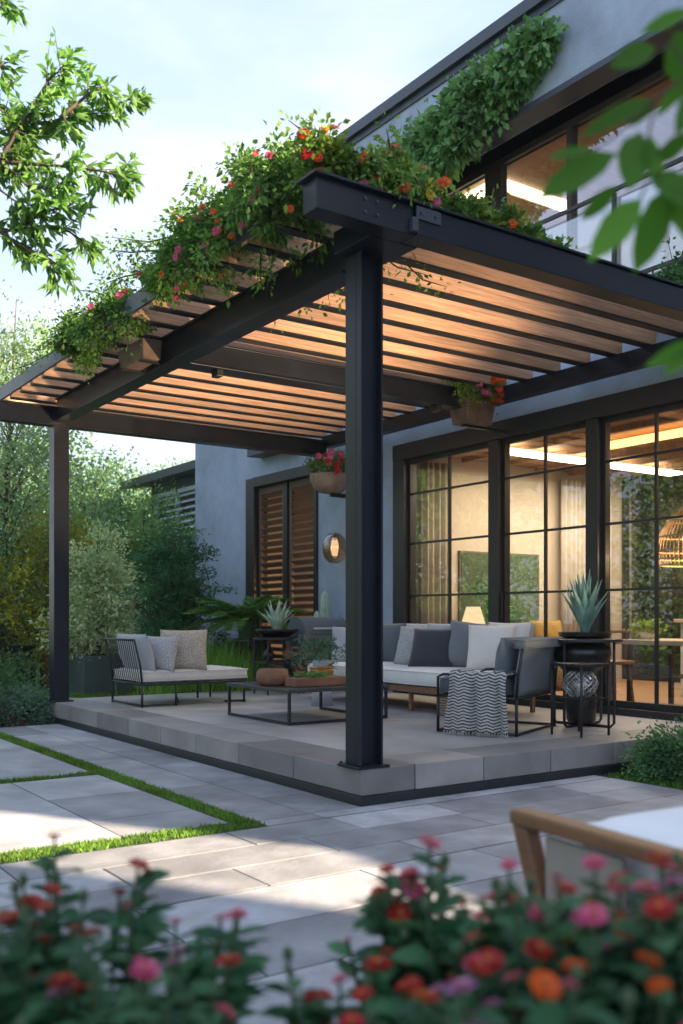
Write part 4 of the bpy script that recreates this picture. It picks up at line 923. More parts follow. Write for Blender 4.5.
# cycad in dark planter
CY = thing('cycad_palm', 'dark green cycad palm with arching fronds in a black planter by the shuttered window', 'palm', (2.72, 6.15, 0))
m = MB(); m.lathe([(.26, 0), (.30, .75), (.32, .8), (.28, .8), (.01, .76)], (2.72, 6.2, 0), 28); m.build('planter', M['black'], CY, smooth=True)
m = MB(); m.tube([(2.72, 6.2, .76), (2.72, 6.2, 1.0)], [.1, .12], 12)
P = []; A = []
for k in range(26):
    a = k*2.4; e0 = .95-.75*(k/26)+random.uniform(-.1, .1); l = random.uniform(.62, .8); pts = []
    for j in range(10):
        v = j/9; pts.append(np.array([2.72+math.cos(a)*l*v*math.cos(e0*(1-v*.2))*1.05, 6.2+math.sin(a)*l*v*math.cos(e0*(1-v*.2)), 1.0+l*(v*math.sin(e0)-.42*v*v*(1.1-.3*math.sin(e0)))]))
    m.tube(pts, [.007]*9+[.002], 4, cap=False)
    sd = np.array([-math.sin(a), math.cos(a), 0])
    for j in range(64):
        v = .12+.88*j/63; q = v*9; i0 = min(8, int(q)); p = pts[i0]*(1-(q-i0))+pts[i0+1]*(q-i0); t_ = unit(pts[i0+1]-pts[i0])
        for sg in (-1, 1): P.append(p); A.append(sd*sg+t_*.75+np.array([0, 0, .25]))
m.build('stems', M['stem'], CY)
nP = len(P); leaves('fronds', G['palm'], CY, P, A, .17*rng.uniform(.8, 1.1, nP), .016, rng.uniform(.2, 1, nP), flat=.6)
# ornamental grass
GC = thing('ornamental_grass', 'bright green arching ornamental grass clump behind the daybed', 'grass clump', (2.15, 5.95, 0))
n_ = 2600; P = np.tile(np.array([[2.12, 6.0, .0]]), (n_, 1))+rng.normal(size=(n_, 3))*np.array([.30, .18, 0]); a = rng.uniform(0, 2*PI, n_); e = rng.uniform(.1, .75, n_)
m = MB()
for i in range(n_):
    d = np.array([math.cos(a[i]), math.sin(a[i]), 0]); l = random.uniform(.6, .95); s = np.array([-d[1], d[0], 0])*.0045; vs = []; tt = random.random()
    for j in range(5):
        v = j/4; p = P[i]+d*l*e[i]*(v**1.3)+np.array([0, 0, l*(v-.42*e[i]*v*v*1.2)]); w_ = 1-v*.85; vs += [tuple(p-s*w_), tuple(p+s*w_)]
    m.add(vs, [(2*j, 2*j+1, 2*j+3, 2*j+2) for j in range(4)], tint=tt)
m.build('blades', leafmat('ornamental_grass_leaf', (.14, .33, .04), (.36, .60, .12), .4), GC)
# planters at the back left
def planter(label, x0, x1, y0, y1, h, mat):
    o = thing('garden_planter', label, 'planter', ((x0+x1)/2, (y0+y1)/2, -.03)); m = MB()
    m.box(x0, x1, y0, y1, -.03, h); m.build('box', mat, o, bevel=.01)
    m = MB(); m.box(x0+.03, x1-.03, y0+.03, y1-.03, h+.001, h+.006); m.build('soil', M['soil'], o); return o
planter('long black trough planter behind the left shrubs', -2.2, 1.45, 10.6, 11.3, .62, M['black'])
planter('rust brown box planter right of the far left post', 1.62, 2.2, 10.35, 10.95, .58, M['terra'])
planter('green grey square planter under the variegated shrub', 1.55, 2.25, 8.75, 9.4, .52, M['gpot'])
# ------------------------------------------------------------------ trees and shrubs
shrub('round_shrub', 'dark green rounded shrub beside the far left post', (-.35, 6.0, -.02), .50, .45, .78, 'shrub', 6500, .05, .022, seed=31)
shrub('round_shrub', 'low blue green shrub at the front of the left planting bed', (-.42, 5.45, -.02), .42, .28, .42, 'shrubb', 5200, .045, .018, seed=32)
shrub('round_shrub', 'blue green shrub at the left picture edge of the planting bed', (-1.15, 5.7, -.02), .55, .4, .5, 'shrubb', 4500, .045, .018, seed=33)
shrub('round_shrub', 'dense green shrub on the lawn strip right of the terrace', (2.36, -.50, -.03), .38, .38, .50, 'shrub', 10000, .036, .016, seed=34, lumps=40)
shrub('round_shrub', 'pale green low shrub at the right edge of the lawn strip', (2.62, -1.1, -.03), .3, .3, .30, 'shrubb', 4200, .036, .015, seed=35)
for i, (x, y, rx, h, gg, lb) in enumerate(((-.9, 10.9, .7, .55, 'shrubb', 'grey green bush growing in the left end of the black trough'), (.7, 10.95, .8, .55, 'shrubb', 'grey green bush growing in the right end of the black trough'), (3.0, 7.4, .5, .75, 'shrubb', 'soft grey green bush below the dark maple'), (3.05, 8.6, .6, .9, 'dark', 'dark bush between the maple and the house wall'), (.3, 9.4, .4, .5, 'mid', 'small green bush on the rear lawn'))):
    shrub('garden_shrub', lb, (x, y, .62 if y > 10 else -.03), rx, .45, h, gg, 4500, .07, .028, seed=40+i)
def tp(px, d, z=-.03):
    p = T(px, 618, d); return (p[0], p[1], z)
tree('variegated_shrub', 'pale cream variegated conical shrub behind the daybed', 'shrub', (1.9, 9.1, .52), 1.85, .62, .05, 'vari', 11000, .075, .030, trunk_r=.03, nl=30, cone=True, sig=.34, seed=51, sub=6)
tree('layered_maple', 'dark green layered maple tree in front of the blue grey house wall', 'tree', tp(176, 12.7), 2.42, .56, .75, 'dark', 15000, .055, .026, layers=True, trunk_r=.045, nl=32, sig=.26, seed=52, sub=8)
tree('golden_shrub', 'yellow green shrubby tree behind the far left post', 'tree', tp(58, 15), 2.75, .95, .6, 'yell', 13000, .075, .037, trunk_r=.05, nl=24, seed=53)
tree('garden_tree', 'mid green bushy tree between the variegated shrub and the outbuilding', 'tree', tp(150, 17.5), 3.3, 1.25, .4, 'mid', 15000, .085, .042, trunk_r=.08, nl=26, seed=54)
tree('garden_tree', 'tall pale feathery tree at the left edge of the picture', 'tree', tp(2, 15), 6.4, 1.30, 1.8, 'pale', 19000, .085, .038, trunk_r=.045, nl=34, seed=55, sig=.34, sub=6, tl=(.2, 1))
tree('garden_tree', 'light green tree rising just behind the far left post', 'tree', tp(88, 21), 4.7, 1.7, .8, 'far', 15000, .12, .055, trunk_r=.1, nl=26, seed=56)
tree('garden_tree', 'broad hazy green tree left of the outbuilding roof', 'tree', tp(135, 28), 5.5, 2.1, .8, 'far', 14000, .16, .075, trunk_r=.13, nl=26, seed=57)
tree('garden_tree', 'distant pale tree directly above the outbuilding roof', 'tree', tp(182, 33), 6.6, 2.3, 1.2, 'pale', 8000, .17, .07, trunk_r=.13, nl=26, seed=58)
tree('garden_tree', 'deep green low tree below the pale feathery one', 'tree', tp(12, 17.5), 3.4, 1.5, .3, 'mid', 13000, .10, .05, trunk_r=.1, nl=24, seed=59)
tree('garden_tree', 'distant pale green tree at the far left behind the feathery one', 'tree', tp(12, 25), 6.2, 2.6, .8, 'pale', 14000, .15, .07, trunk_r=.14, nl=28, seed=60)
tree('garden_tree', 'distant tree between the far left post and the outbuilding', 'tree', tp(75, 32), 6.0, 3.0, .8, 'far', 12000, .2, .09, trunk_r=.16, nl=28, seed=61)
tree('garden_tree', 'small mid green tree just left of the outbuilding wall', 'tree', tp(118, 19), 2.9, 1.0, .3, 'mid', 9000, .10, .05, trunk_r=.08, nl=22, seed=62)
# garden trees off to the left, mirrored in the glazing
for i, (x, y, h) in enumerate(((-7.5, 4.5, 5.5), (-8.5, 9.5, 6.5), (-6.5, 14.5, 7), (-11, 1, 7), (-10, 20, 8))):
    tree('hedge_tree', ['bushy hedge tree nearest the left end of the paving', 'tall hedge tree on the left side of the garden', 'hedge tree at the back left of the garden', 'tree beyond the left end of the paving', 'large tree at the far back left of the garden'][i], 'tree', (x, y, -.03), h, 2.6, .3, 'mid', 7000, .2, .1, trunk_r=.15, nl=28, seed=70+i)
# hedge behind the house seen through the rear window
HB = thing('hedge', 'dark clipped hedge seen through the room beyond the rear window', 'hedge', (9.3, 1.5, 0))
n_ = 26000; P = rng.uniform(0, 1, (n_, 3))*np.array([.35, 8.0, 3.4])+np.array([8.75, -2.5, 0]); A = rng.normal(size=(n_, 3)); A[:, 0] -= 1
leaves('foliage', G['dark'], HB, P, A, .11, .055, rng.uniform(0, 1, n_))
m = MB(); m.box(9.12, 9.6, -2.6, 5.6, -.03, 3.3); m.build('branches', M['bark'], HB)
# ------------------------------------------------------------------ overhanging tree at the upper left
TL = thing('overhanging_tree', 'slender leaved tree with branches reaching in at the upper left', 'tree', T(-190, 900, 5.2)*np.array([1, 1, 0]))
b0 = T(-190, 900, 5.2); m = MB(); dd = 5.0
tr = [np.array([b0[0], b0[1], -.05]), T(-185, 500, 5.2), T(-160, 230, 5.15), T(-150, -20, 5.2)]; m.tube(tr, [.10, .085, .07, .04], 10)
brs = [[(-165, 240), (-60, 190), (0, 160), (35, 135), (62, 128), (78, 118), (84, 82)][:6], [(-60, 190), (0, 162), (32, 125), (70, 118), (104, 108), (134, 98)], [(0, 162), (50, 165), (95, 170), (124, 176)], [(0, 162), (28, 186), (52, 188), (64, 182)],
       [(-160, 250), (-50, 225), (0, 232), (40, 226), (70, 232), (88, 244)], [(0, 232), (28, 250), (50, 262), (62, 266)], [(-155, 100), (-60, 20), (-20, 5), (8, 8)], [(-160, 150), (-60, 90), (-10, 70), (8, 62)], [(-60, 90), (-10, 100), (10, 118), (24, 140)],
       [(0, 160), (30, 110), (52, 75), (72, 66)], [(20, 226), (44, 212), (70, 205)], [(-60, 190), (0, 190), (20, 205)], [(60, 118), (96, 88), (104, 92)]]
LP = []; LA = []
rs = np.random.default_rng(4)
for bi, b in enumerate(brs):
    dof = rs.uniform(-.25, .35); pts = [T(x, y, dd+dof*(i/len(b))) for i, (x, y) in enumerate(b)]
    m.tube(pts, [.009*(1-.85*i/(len(pts)-1)) + .0016 for i in range(len(pts))], 6, cap=False)
    for i in range(len(pts)-1):
        seg = np.linalg.norm(pts[i+1]-pts[i]); k = max(1, int(seg/.022))
        for j in range(k):
            if b[i][0] < -40 and rs.random() < .6: continue
            base = pts[i]+(pts[i+1]-pts[i])*rs.random(); dr = unit(pts[i+1]-pts[i]); tw = unit(rs.normal(size=3)+dr*1.0+np.array([0, 0, -.05]))*rs.uniform(.05, .19)
            e = base+tw; m.tube([base, e], [.003, .0015], 4, cap=False)
            for q in range(10): LP.append(base+tw*rs.uniform(.2, 1.)); LA.append(unit(tw)+rs.normal(size=3)*.75+np.array([0, 0, -.3]))
    for q in range(26): LP.append(pts[-1]+rs.normal(size=3)*.03); LA.append(unit(pts[-1]-pts[-2])*1.2+rs.normal(size=3)*.6+np.array([0, 0, -.35]))
m.build('trunk', M['bark'], TL, smooth=True)
n_ = len(LP); leaves('crown', G['tl'], TL, LP, LA, .080*rng.uniform(.6, 1.15, n_), .025, rng.uniform(0, 1, n_), big=False, droop=.2)
# ------------------------------------------------------------------ near branch at the upper right
TR = thing('near_branch_tree', 'broad leaved young tree whose blurred branch hangs in at the upper right', 'tree', T(1500, 900, 1.5)*np.array([1, 1, 0]))
b0 = T(1500, 900, 1.5); m = MB(); m.tube([np.array([b0[0], b0[1], -.05]), T(1450, 500, 1.5), T(1400, 100, 1.45), T(1380, -300, 1.4)], [.06, .05, .035, .01], 10)
tw = [[(1400, 60), (1000, -20), (760, 40), (690, 75), (655, 98), (610, 140), (592, 150)], [(690, 75), (672, 45), (660, 45)], [(655, 98), (648, 140), (650, 175), (640, 200)], [(760, 40), (720, 110), (690, 140)], [(1410, 380), (1000, 300), (760, 320), (690, 345)], [(720, 110), (690, 160), (672, 190)]]
for b in tw:
    pts = [T(x, y, 1.3+(.08 if x > 1200 else 0)) for x, y in b]; m.tube(pts, [.011 if p[0] > 900 else (.0045 if p[0] > 700 else .0018) for p in b], 6, cap=False)
m.build('trunk', M['bark'], TR, smooth=True)
lv = [((656, 47), (609, 63), 19), ((676, 30), (690, 84), 34), ((650, 98), (578, 133), 15), ((656, 97), (627, 124), 13), ((692, 72), (655, 114), 13), ((617, 153), (537, 193), 27), ((640, 132), (628, 186), 30), ((650, 135), (655, 186), 22), ((692, 134), (650, 160), 19),
      ((618, 186), (580, 217), 15), ((642, 198), (588, 256), 26), ((668, 186), (634, 268), 30), ((650, 172), (705, 205), 28), ((672, 180), (700, 245), 26), ((592, 148), (546, 155), 9), ((700, 345), (643, 362), 12), ((700, 346), (662, 372), 14), ((700, 345), (655, 350), 12), ((700, 350), (690, 378), 14),
      ((730, 20), (700, -40), 26), ((760, 40), (800, 110), 26), ((820, 20), (860, 90), 30), ((760, 320), (740, 380), 26), ((690, 10), (640, 30), 12), ((700, 150), (740, 210), 28), ((720, 110), (760, 150), 28), ((900, 0), (930, 80), 30), ((690, 95), (674, 130), 20)]
for q in range(50):
    x = random.uniform(740, 1350); y = random.uniform(-160, 60) if q % 2 else random.uniform(280, 380); lv.append(((x, y), (x+random.uniform(-60, 60), y+random.uniform(10, 80)), 28))
LP = []; LA = []; LL = []; LW = []
for a, b, w_ in lv:
    dz = random.uniform(-.05, .05); p = T(a[0], a[1], 1.3); q = T(b[0], b[1], 1.3+dz); LP.append(p); LA.append(q-p); LL.append(np.linalg.norm(q-p)); LW.append(w_/967*1.3*1.25)
# broad blades turned so their faces look roughly level towards the garden
sv = rng; 
class _R:
    def normal(s, size): 
        q = np.tile(-(Fw+.25*Up), (size[0], 1)); return q+sv.normal(size=size)*.22
    def __getattr__(s, a): return getattr(sv, a)
rng = _R(); leaves('crown', G['fg'], TR, LP, LA, np.array(LL), np.array(LW), sv.uniform(0, 1, len(LP)), big=True, droop=.08); rng = sv
# ------------------------------------------------------------------ zinnias in front of the lens
bc = [T(-500, 618, 1.0), T(1200, 618, 1.0), T(950, 618, 1.75), T(-250, 618, 1.75)]
sheet('flower_bed', [(p[0], p[1]) for p in bc], .004, M['soil'])
def zinnia(px, d, label, cols, h, seed, spread=.10, nst=12, extra=()):
    rs = np.random.default_rng(seed); b = T(px, 618, d); b[2] = .004; t = thing('zinnia_plant', label, 'flowering plant', tuple(b), 'zinnias in the foreground flower bed'); m = MB(); LP = []; LA = []; LS = []; heads = []
    for k in range(nst):
        a = rs.uniform(0, 2*PI); sp = spread*math.sqrt(rs.random())*1.3; hh = h*rs.uniform(.78, 1.0)*(1-.12*(sp/spread)**2)
        tip = b+np.array([math.cos(a)*sp, math.sin(a)*sp, hh]); mid = b+np.array([math.cos(a)*sp*.55, math.sin(a)*sp*.55, hh*.5])
        m.tube([b+rs.normal(size=3)*np.array([.015, .015, 0]), mid, tip], [.005, .004, .0025], 5, cap=False)
        for j in range(22):
            v = .34+.64*j/22; p = b*(1-v)**2+2*v*(1-v)*mid+v*v*tip; p = mid+(tip-mid)*((v-.5)*2) if v > .5 else b+(mid-b)*v*2
            aa = rs.uniform(0, 2*PI)
            for sg in (0, PI): LP.append(p); LA.append(np.array([math.cos(aa+sg), math.sin(aa+sg), .45])); LS.append(.070*rs.uniform(.65, 1.3)*(1.2-.4*v))
        heads.append((tip, unit(tip-mid)))
        if (k % 4 == 3 if px > 300 else k % 3 == 2):
            ub = unit(tip-mid); m.tube([tip-ub*.004, tip+ub*.002, tip+ub*.010, tip+ub*.016], [.003, .0075, .007, .002], 8)
    m.build('stems', M['stem'], t)
    n = len(LP); LS = np.array(LS); leaves('foliage', G['zin'], t, LP, LA, LS, LS*.42, rs.uniform(0, 1, n), big=True, droop=.3, flat=1.0)
    for i, (p, ax) in enumerate(heads):
        if (i % 4 == 3 if px > 300 else i % 3 == 2): continue
        put_flower(p, unit(ax+rs.normal(size=3)*.25), cols[i % len(cols)], (.0145 if px > 300 else .0135)*rs.uniform(.6, 1.25), t)
    return t
ZR_ = ['fred', 'fred', 'fpink']; ZP = ['fpink', 'flilac', 'fred', 'fpink']; ZO = ['forange', 'fred', 'fpink', 'fred', 'fpink']
zs = [(15, 1.25, 'red zinnia plant at the bottom left corner', ZR_, .70), (80, 1.45, 'tall dark red zinnia plant on the left rising above the others beside the sunlit slabs', ['fred'], .76), (120, 1.15, 'pink and red zinnia plant in the middle of the left clump', ZP, .69), (175, 1.35, 'pink zinnia plant at the right side of the left clump', ZP+['fred'], .71), (60, 1.02, 'low zinnia plant with lilac blooms at the lower left', ['flilac', 'fred'], .62),
      (-60, 1.2, 'zinnia plant cut off by the left edge of the picture', ZR_, .72), (250, 1.08, 'short sparse zinnia plant in the gap between the two clumps', ['fred', 'fred'], .56),
      (345, 1.25, 'red zinnia plant at the left end of the right clump', ['fred', 'fpink'], .64), (400, 1.08, 'low zinnia plant with large pink and orange blooms in the right clump', ['fpink', 'forange'], .66), (440, 1.45, 'tall red zinnia plant left of the wooden armchair', ['fred', 'fred', 'fpink'], .74), (500, 1.30, 'red and orange zinnia plant just left of the armchair leg', ['fred', 'fpink', 'forange'], .73),
      (500, 1.05, 'lilac and pink zinnia plant at the bottom centre right', ['flilac', 'fpink'], .70), (560, 1.15, 'orange zinnia plant in front of the armchair frame', ZO, .77), (620, 1.25, 'pink and orange zinnia plant under the white armchair cushion', ['fpink', 'fred', 'forange', 'flilac'], .78), (610, 1.0, 'orange zinnia plant at the bottom right', ZO, .72), (680, 1.12, 'mixed zinnia plant at the right picture edge', ZO+['flilac'], .80), (760, 1.2, 'zinnia plant cut off by the right edge of the picture', ZO, .74)]
for i, (px, d, lb, cols, h) in enumerate(zs):
    zinnia(px, d, lb, cols, h, 100+i, nst=7 if 'sparse' in lb else (30 if px > 300 else 19), spread=.11)
# ------------------------------------------------------------------ near lounge chair at the right
LC = thing('wooden_lounge_chair', 'wooden framed lounge chair with white cushion in the right foreground', 'lounge chair', (0, 0, 0))
# local: x along the arm, y across the seat, z up
m = MB()
def side(m, y0, y1):
    poly = [(0, .61), (.95, .61), (.95, .575), (.05, .575)]
    m.add([(0, y0, .615), (.95, y0, .615), (.95, y0, .58), (.0, y0, .58), (0, y1, .615), (.95, y1, .615), (.95, y1, .58), (.0, y1, .58)], [(0, 1, 2, 3), (7, 6, 5, 4), (0, 4, 5, 1), (1, 5, 6, 2), (2, 6, 7, 3), (3, 7, 4, 0)])
for y in (0, .68):
    m = MB(); m.box(0, .98, y-.028, y+.028, .585, .618); m.build('armrest', M['wooda'], LC, local=True, bevel=.008)
    for xx, dx in ((.0, .22), (.91, -.2)):
        m = MB(); m.add([(xx, y-.02, .584), (xx+.05, y-.02, .584), (xx+.05, y+.02, .584), (xx, y+.02, .584), (xx+dx, y-.02, 0), (xx+dx+.035, y-.02, 0), (xx+dx+.035, y+.02, 0), (xx+dx, y+.02, 0)], [(0, 1, 2, 3), (7, 6, 5, 4), (0, 4, 5, 1), (1, 5, 6, 2), (2, 6, 7, 3), (3, 7, 4, 0)]); m.build('leg', M['wooda'], LC, local=True, bevel=.006)
    m = MB(); m.box(.06, .92, y-.012, y+.012, .27, .32); m.build('side_rail', M['wooda'], LC, local=True, bevel=.005)
m = MB(); m.box(.10, .33, -.008, .008, .33, .575); m.box(.44, .85, -.008, .008, .33, .575); m.build('side_panel', pm('taupe_panel', (.30, .26, .22), .9, .1, 5), LC, local=True, bevel=.006)
m = MB(); pad(m, .10, .90, .04, .64, .36, .455, .045); m.build('seat_cushion', M['white'], LC, local=True, smooth=True)
m = MB(); pad(m, .10, 1.0, .05, .66, .457, .61, .07, puff=.03); m.build('top_cushion', pm('bright_white_fabric', (.78, .78, .78), .9, .04, 5, bump=.2, bscale=200), LC, local=True, smooth=True)
pA = T(518, 812, 2.2); pB = T(683, 861, 1.78); ang = math.atan2(pB[1]-pA[1], pB[0]-pA[0])
LC.location = (pA[0], pA[1], 0); LC.rotation_euler = (0, 0, ang)
# ------------------------------------------------------------------ things inside the room
o = thing('wall_textile', 'large dark green textile panel hung on the interior wall', 'wall art', (5.5, 4.48, 1.0)); m = MB(); m.box(4.72, 6.05, 4.46, 4.498, .55, 1.85); m.build('canvas', M['picture'], o, bevel=.004)
m = MB(); m.box(4.70, 6.07, 4.465, 4.4985, 1.851, 1.87); m.box(4.70, 4.719, 4.465, 4.4985, .55, 1.85); m.box(6.051, 6.07, 4.465, 4.4985, .55, 1.85); m.build('frame', M['shutter'], o)
o = thing('pendant_lamp', 'woven rattan dome pendant lamp glowing above the dining table', 'lamp', (4.28, .92, 2.08)); pc = (4.28, .92)
m = MB(); m.tube([(pc[0], pc[1], 2.08), (pc[0], pc[1], 2.93)], .006, 6); m.build('cord', M['metal2'], o)
m = MB()
def prr(v): return .30*math.sin(PI*(.03+.50*min(1, v*1.25)))**.8 if v < .8 else .30-.03*(v-.8)/.2
for k in range(44):
    a = 2*PI*k/44; m.tube([(pc[0]+prr(j/10)*math.cos(a), pc[1]+prr(j/10)*math.sin(a), 2.08-.56*j/10) for j in range(11)], .0045, 4, cap=False)
for v in (.3, .55, .78, .9, 1.0): m.tube([(pc[0]+prr(v)*math.cos(2*PI*k/36), pc[1]+prr(v)*math.sin(2*PI*k/36), 2.08-.56*v) for k in range(37)], .008, 5, cap=False)
m.build('rattan_shade', pm('rattan_cane', (.42, .25, .11), .6, .3, 20), o)
m = MB(); m.lathe([(.001, 0), (.06, .02), (.08, .08), (.05, .15), (.001, .17)], (pc[0], pc[1], 1.68), 16); m.build('bulb', M['glow'], o, smooth=True)
DT = thing('dining_table', 'long pale wood dining table just inside the glazed doors', 'table', (4.6, .8, .2))
m = MB(); m.box(4.25, 5.05, -.9, 1.75, .80, .845); m.build('table_top', M['intwall'], DT, bevel=.006)
for lx in (4.32, 4.95):
    for ly in (-.8, 1.62): m = MB(); m.box(lx, lx+.04, ly, ly+.04, .2, .799); m.build('leg', M['metal2'], DT)
o = thing('kitchen_island', 'cream cabinet island behind the dining table', 'cabinet', (6.1, 1.4, .2)); m = MB(); m.box(5.75, 6.4, -.4, 2.1, .2, 1.0); m.build('cabinet', M['pale'], o, bevel=.006); m = MB(); m.box(5.70, 6.45, -.45, 2.15, 1.001, 1.04); m.build('worktop', M['intwall'], o, bevel=.005)
for i, (sx, sy, lb) in enumerate(((4.08, 1.62, 'wooden bentwood chair nearest the dark post inside the glass'), (4.1, .55, 'wooden bentwood chair at the right side of the dining table'))):
    o = thing('dining_chair', lb, 'chair', (sx, sy, .2))
    m = MB(); m.lathe([(.17, 0), (.19, .01), (.19, .03), (.17, .035)], (sx, sy, .62), 20); m.build('seat', M['woodw'], o)
    for k in range(4):
        a = PI/4+k*PI/2; m = MB(); m.tube([(sx+.14*math.cos(a), sy+.14*math.sin(a), .62), (sx+.19*math.cos(a), sy+.19*math.sin(a), .2)], .012, 6); m.build('leg', M['woodw'], o)
    m = MB(); m.tube([(sx+.2*math.cos(a), sy+.2*math.sin(a), .92) for a in np.linspace(-PI*.1, PI*1.1, 14)], .014, 6)
    for a in (0, PI*.35, PI*.65, PI): m.tube([(sx+.2*math.cos(a), sy+.2*math.sin(a), .92), (sx+.17*math.cos(a), sy+.17*math.sin(a), .64)], .008, 6)
    m.build('backrest', M['woodw'], o)
o = thing('table_plant', 'lime green plant in a white bowl on the dining table', 'potted plant', (4.62, 1.5, .846)); m = MB(); m.lathe([(.06, 0), (.09, .05), (.095, .09), (.08, .09), (.01, .07)], (4.5, 1.58, .846), 20); m.build('bowl', M['white'], o, smooth=True)
Q = np.array([(4.5, 1.58, .95)]*500)+rng.normal(size=(500, 3))*np.array([.06, .06, .03]); leaves('foliage', G['vinel'], o, Q, rng.normal(size=(500, 3))+np.array([0, 0, .5]), .05, .03, rng.uniform(.4, 1, 500))
o = thing('indoor_bench', 'low wooden bench with black legs just inside the glass at the right edge', 'bench', (4.0, .6, .2)); m = MB(); m.box(3.92, 4.25, -.6, .78, .53, .57); m.build('seat', M['woodw'], o, bevel=.005)
for ly in (-.55, .66): m = MB(); m.box(3.95, 3.99, ly, ly+.04, .2, .529); m.box(4.18, 4.22, ly, ly+.04, .2, .529); m.build('leg', M['metal2'], o)
o = thing('folded_towel', 'folded white towel on the indoor bench', 'towel', (4.05, .45, .571)); m = MB(); pad(m, 3.95, 4.2, .3, .62, .571, .61, .018, .004); pad(m, 3.96, 4.19, .32, .60, .611, .645, .016, .004); m.build('cloth', M['white'], o, smooth=True)
o = thing('indoor_armchair', 'round rattan armchair inside the room in front of the green textile', 'armchair', (5.45, 3.7, .2)); m = MB(); m.lathe([(.3, 0), (.34, .1), (.36, .3), (.33, .32), (.3, .25), (.01, .25)], (5.45, 3.75, .2), 28); m.build('seat', M['rattan'], o, smooth=True)
m = MB(); m.grid(lambda u, v: (5.45+(.36+.04*v)*math.cos(-.2+u*(PI+.4)), 3.75+(.36+.04*v)*math.sin(-.2+u*(PI+.4)), .5+v*.42*(.6+.4*math.sin(PI*u))), 24, 6); m.build('backrest', M['rattan'], o, smooth=True, solid=.03)
pillow('mustard yellow cushion in the indoor rattan armchair', (5.42, 3.7, .86), .42, .34, .15, R(-15), R(-20), M['yellow'])
o = thing('table_lamp', 'small glowing table lamp inside the room by the left door panel', 'lamp', (4.45, 3.95, .2)); m = MB(); m.tube([(4.45, 3.95, .2), (4.45, 3.95, .22)], .12, 20); m.tube([(4.45, 3.95, .22), (4.45, 3.95, 1.0)], .012, 8); m.build('stand', M['metal2'], o)
m = MB(); m.lathe([(.17, 0), (.08, .30), (.075, .30), (.165, 0.0)], (4.45, 3.95, .88), 24); m.build('lamp_shade', emis('lamp_shade_glow', (1, .70, .40), .3), o, smooth=True)
o = thing('indoor_plant', 'slim leafy plant standing inside by the table lamp', 'potted plant', (4.55, 3.7, .2)); m = MB(); m.lathe([(.09, 0), (.12, .3), (.1, .3), (.01, .28)], (4.75, 3.9, .2), 18); m.build('pot', M['black'], o, smooth=True)
m = MB(); cs = []
for k in range(9):
    e = np.array([4.75+rng.normal()*.1, 3.9+rng.normal()*.1, 1.0+rng.random()*.5]); m.tube([(4.75, 3.9, .48), tuple(e)], [.006, .002], 4); cs.append(e)
m.build('stems', M['stem'], o); P, idx = cloud(cs, 350, .06); leaves('foliage', G['dark'], o, P, rng.normal(size=P.shape), .09, .035, rng.uniform(0, 1, len(P)))
# ------------------------------------------------------------------ haze
m = MB(); m.box(-45, 45, -40, 75, -1.2, 10.5)
hm, hnt, hout = nodes('garden_haze'); pvn = N(hnt, 'ShaderNodeVolumePrincipled'); pvn.inputs['Color'].default_value = (.85, .92, 1, 1); pvn.inputs['Density'].default_value = .0007
hnt.links.new(pvn.outputs[0], hout.inputs['Volume']); tag(m.build('haze', hm, None, (0, 0, 0)), kind='stuff')
# ------------------------------------------------------------------ lights
def area(loc, rot, sx, sy, p, col):
    l = bpy.data.lights.new('lamp', 'AREA'); l.shape = 'RECTANGLE'; l.size = sx; l.size_y = sy; l.energy = p; l.color = col
    o = bpy.data.objects.new('light', l); COL.objects.link(o); o.location = loc; o.rotation_euler = rot; return o
WARM = (1, .68, .38)
area((5.95, 3.43, 2.885), (0, 0, 0), 3.0, .2, 30, (1, .80, .58))
area((5.15, .2, 2.885), (0, 0, 0), .22, 5.0, 20, (1, .66, .40))
area((4.9, 3.37, 5.79), (0, 0, 0), 1.0, .14, 30, (1, .72, .42)); area((4.28, 3.8, 5.79), (0, 0, 0), .12, .9, 14, (1, .72, .42))
def point(loc, p, col, r=.05):
    l = bpy.data.lights.new('lamp', 'POINT'); l.energy = p; l.color = col; l.shadow_soft_size = r
    o = bpy.data.objects.new('light', l); COL.objects.link(o); o.location = loc; return o
point((pc[0], pc[1], 1.62), 5, WARM); point((4.45, 3.95, 1.0), 2, WARM); point((4.35, 6.45, 1.25), 8, (1, .60, .26), .12)
point((X0-.2, 5.33, 1.9), .3, WARM)
def spot(loc, aim, p, deg=130, col=WARM):
    l = bpy.data.lights.new('lamp', 'SPOT'); l.energy = p; l.color = col; l.spot_size = R(deg); l.spot_blend = 1; l.shadow_soft_size = .04
    o = bpy.data.objects.new('light', l); COL.objects.link(o); o.location = loc; o.rotation_euler = (Vector(aim)-Vector(loc)).to_track_quat('-Z', 'Y').to_euler(); return o
# unseen spotlights added right of the picture for the warm glow on the slats
for (gx, gy, aim, p, dg, lb) in ((2.75, -2.3, (.75, 2.3, 3.3), 500, 42, 'added unseen spike spotlight on the lawn strip nearest the terrace'), (2.4, -2.9, (1.4, 4.4, 3.25), 460, 32, 'added unseen spike spotlight on the lawn strip nearest the camera')):
    g_ = thing('added_spotlight', lb, 'spotlight', (gx, gy, -.03)); d_ = unit(np.array(aim)-np.array([gx, gy, .32])); c_ = np.array([gx, gy, .32])
    m = MB(); m.tube([c_-d_*.07, c_, c_+d_*.07], [.035, .05, .055], 16); m.build('lamp_head', M['metal2'], g_, smooth=False)
    m = MB(); m.tube([(gx, gy, -.03), (gx, gy, .29)], .012, 8); m.build('spike', M['metal2'], g_)
    m = MB(); m.tube([c_+d_*.0702, c_+d_*.0722], .045, 16); m.build('lens', M['glow'], g_)
    spot(tuple(c_+d_*.09), aim, p, dg, (1, .70, .42))
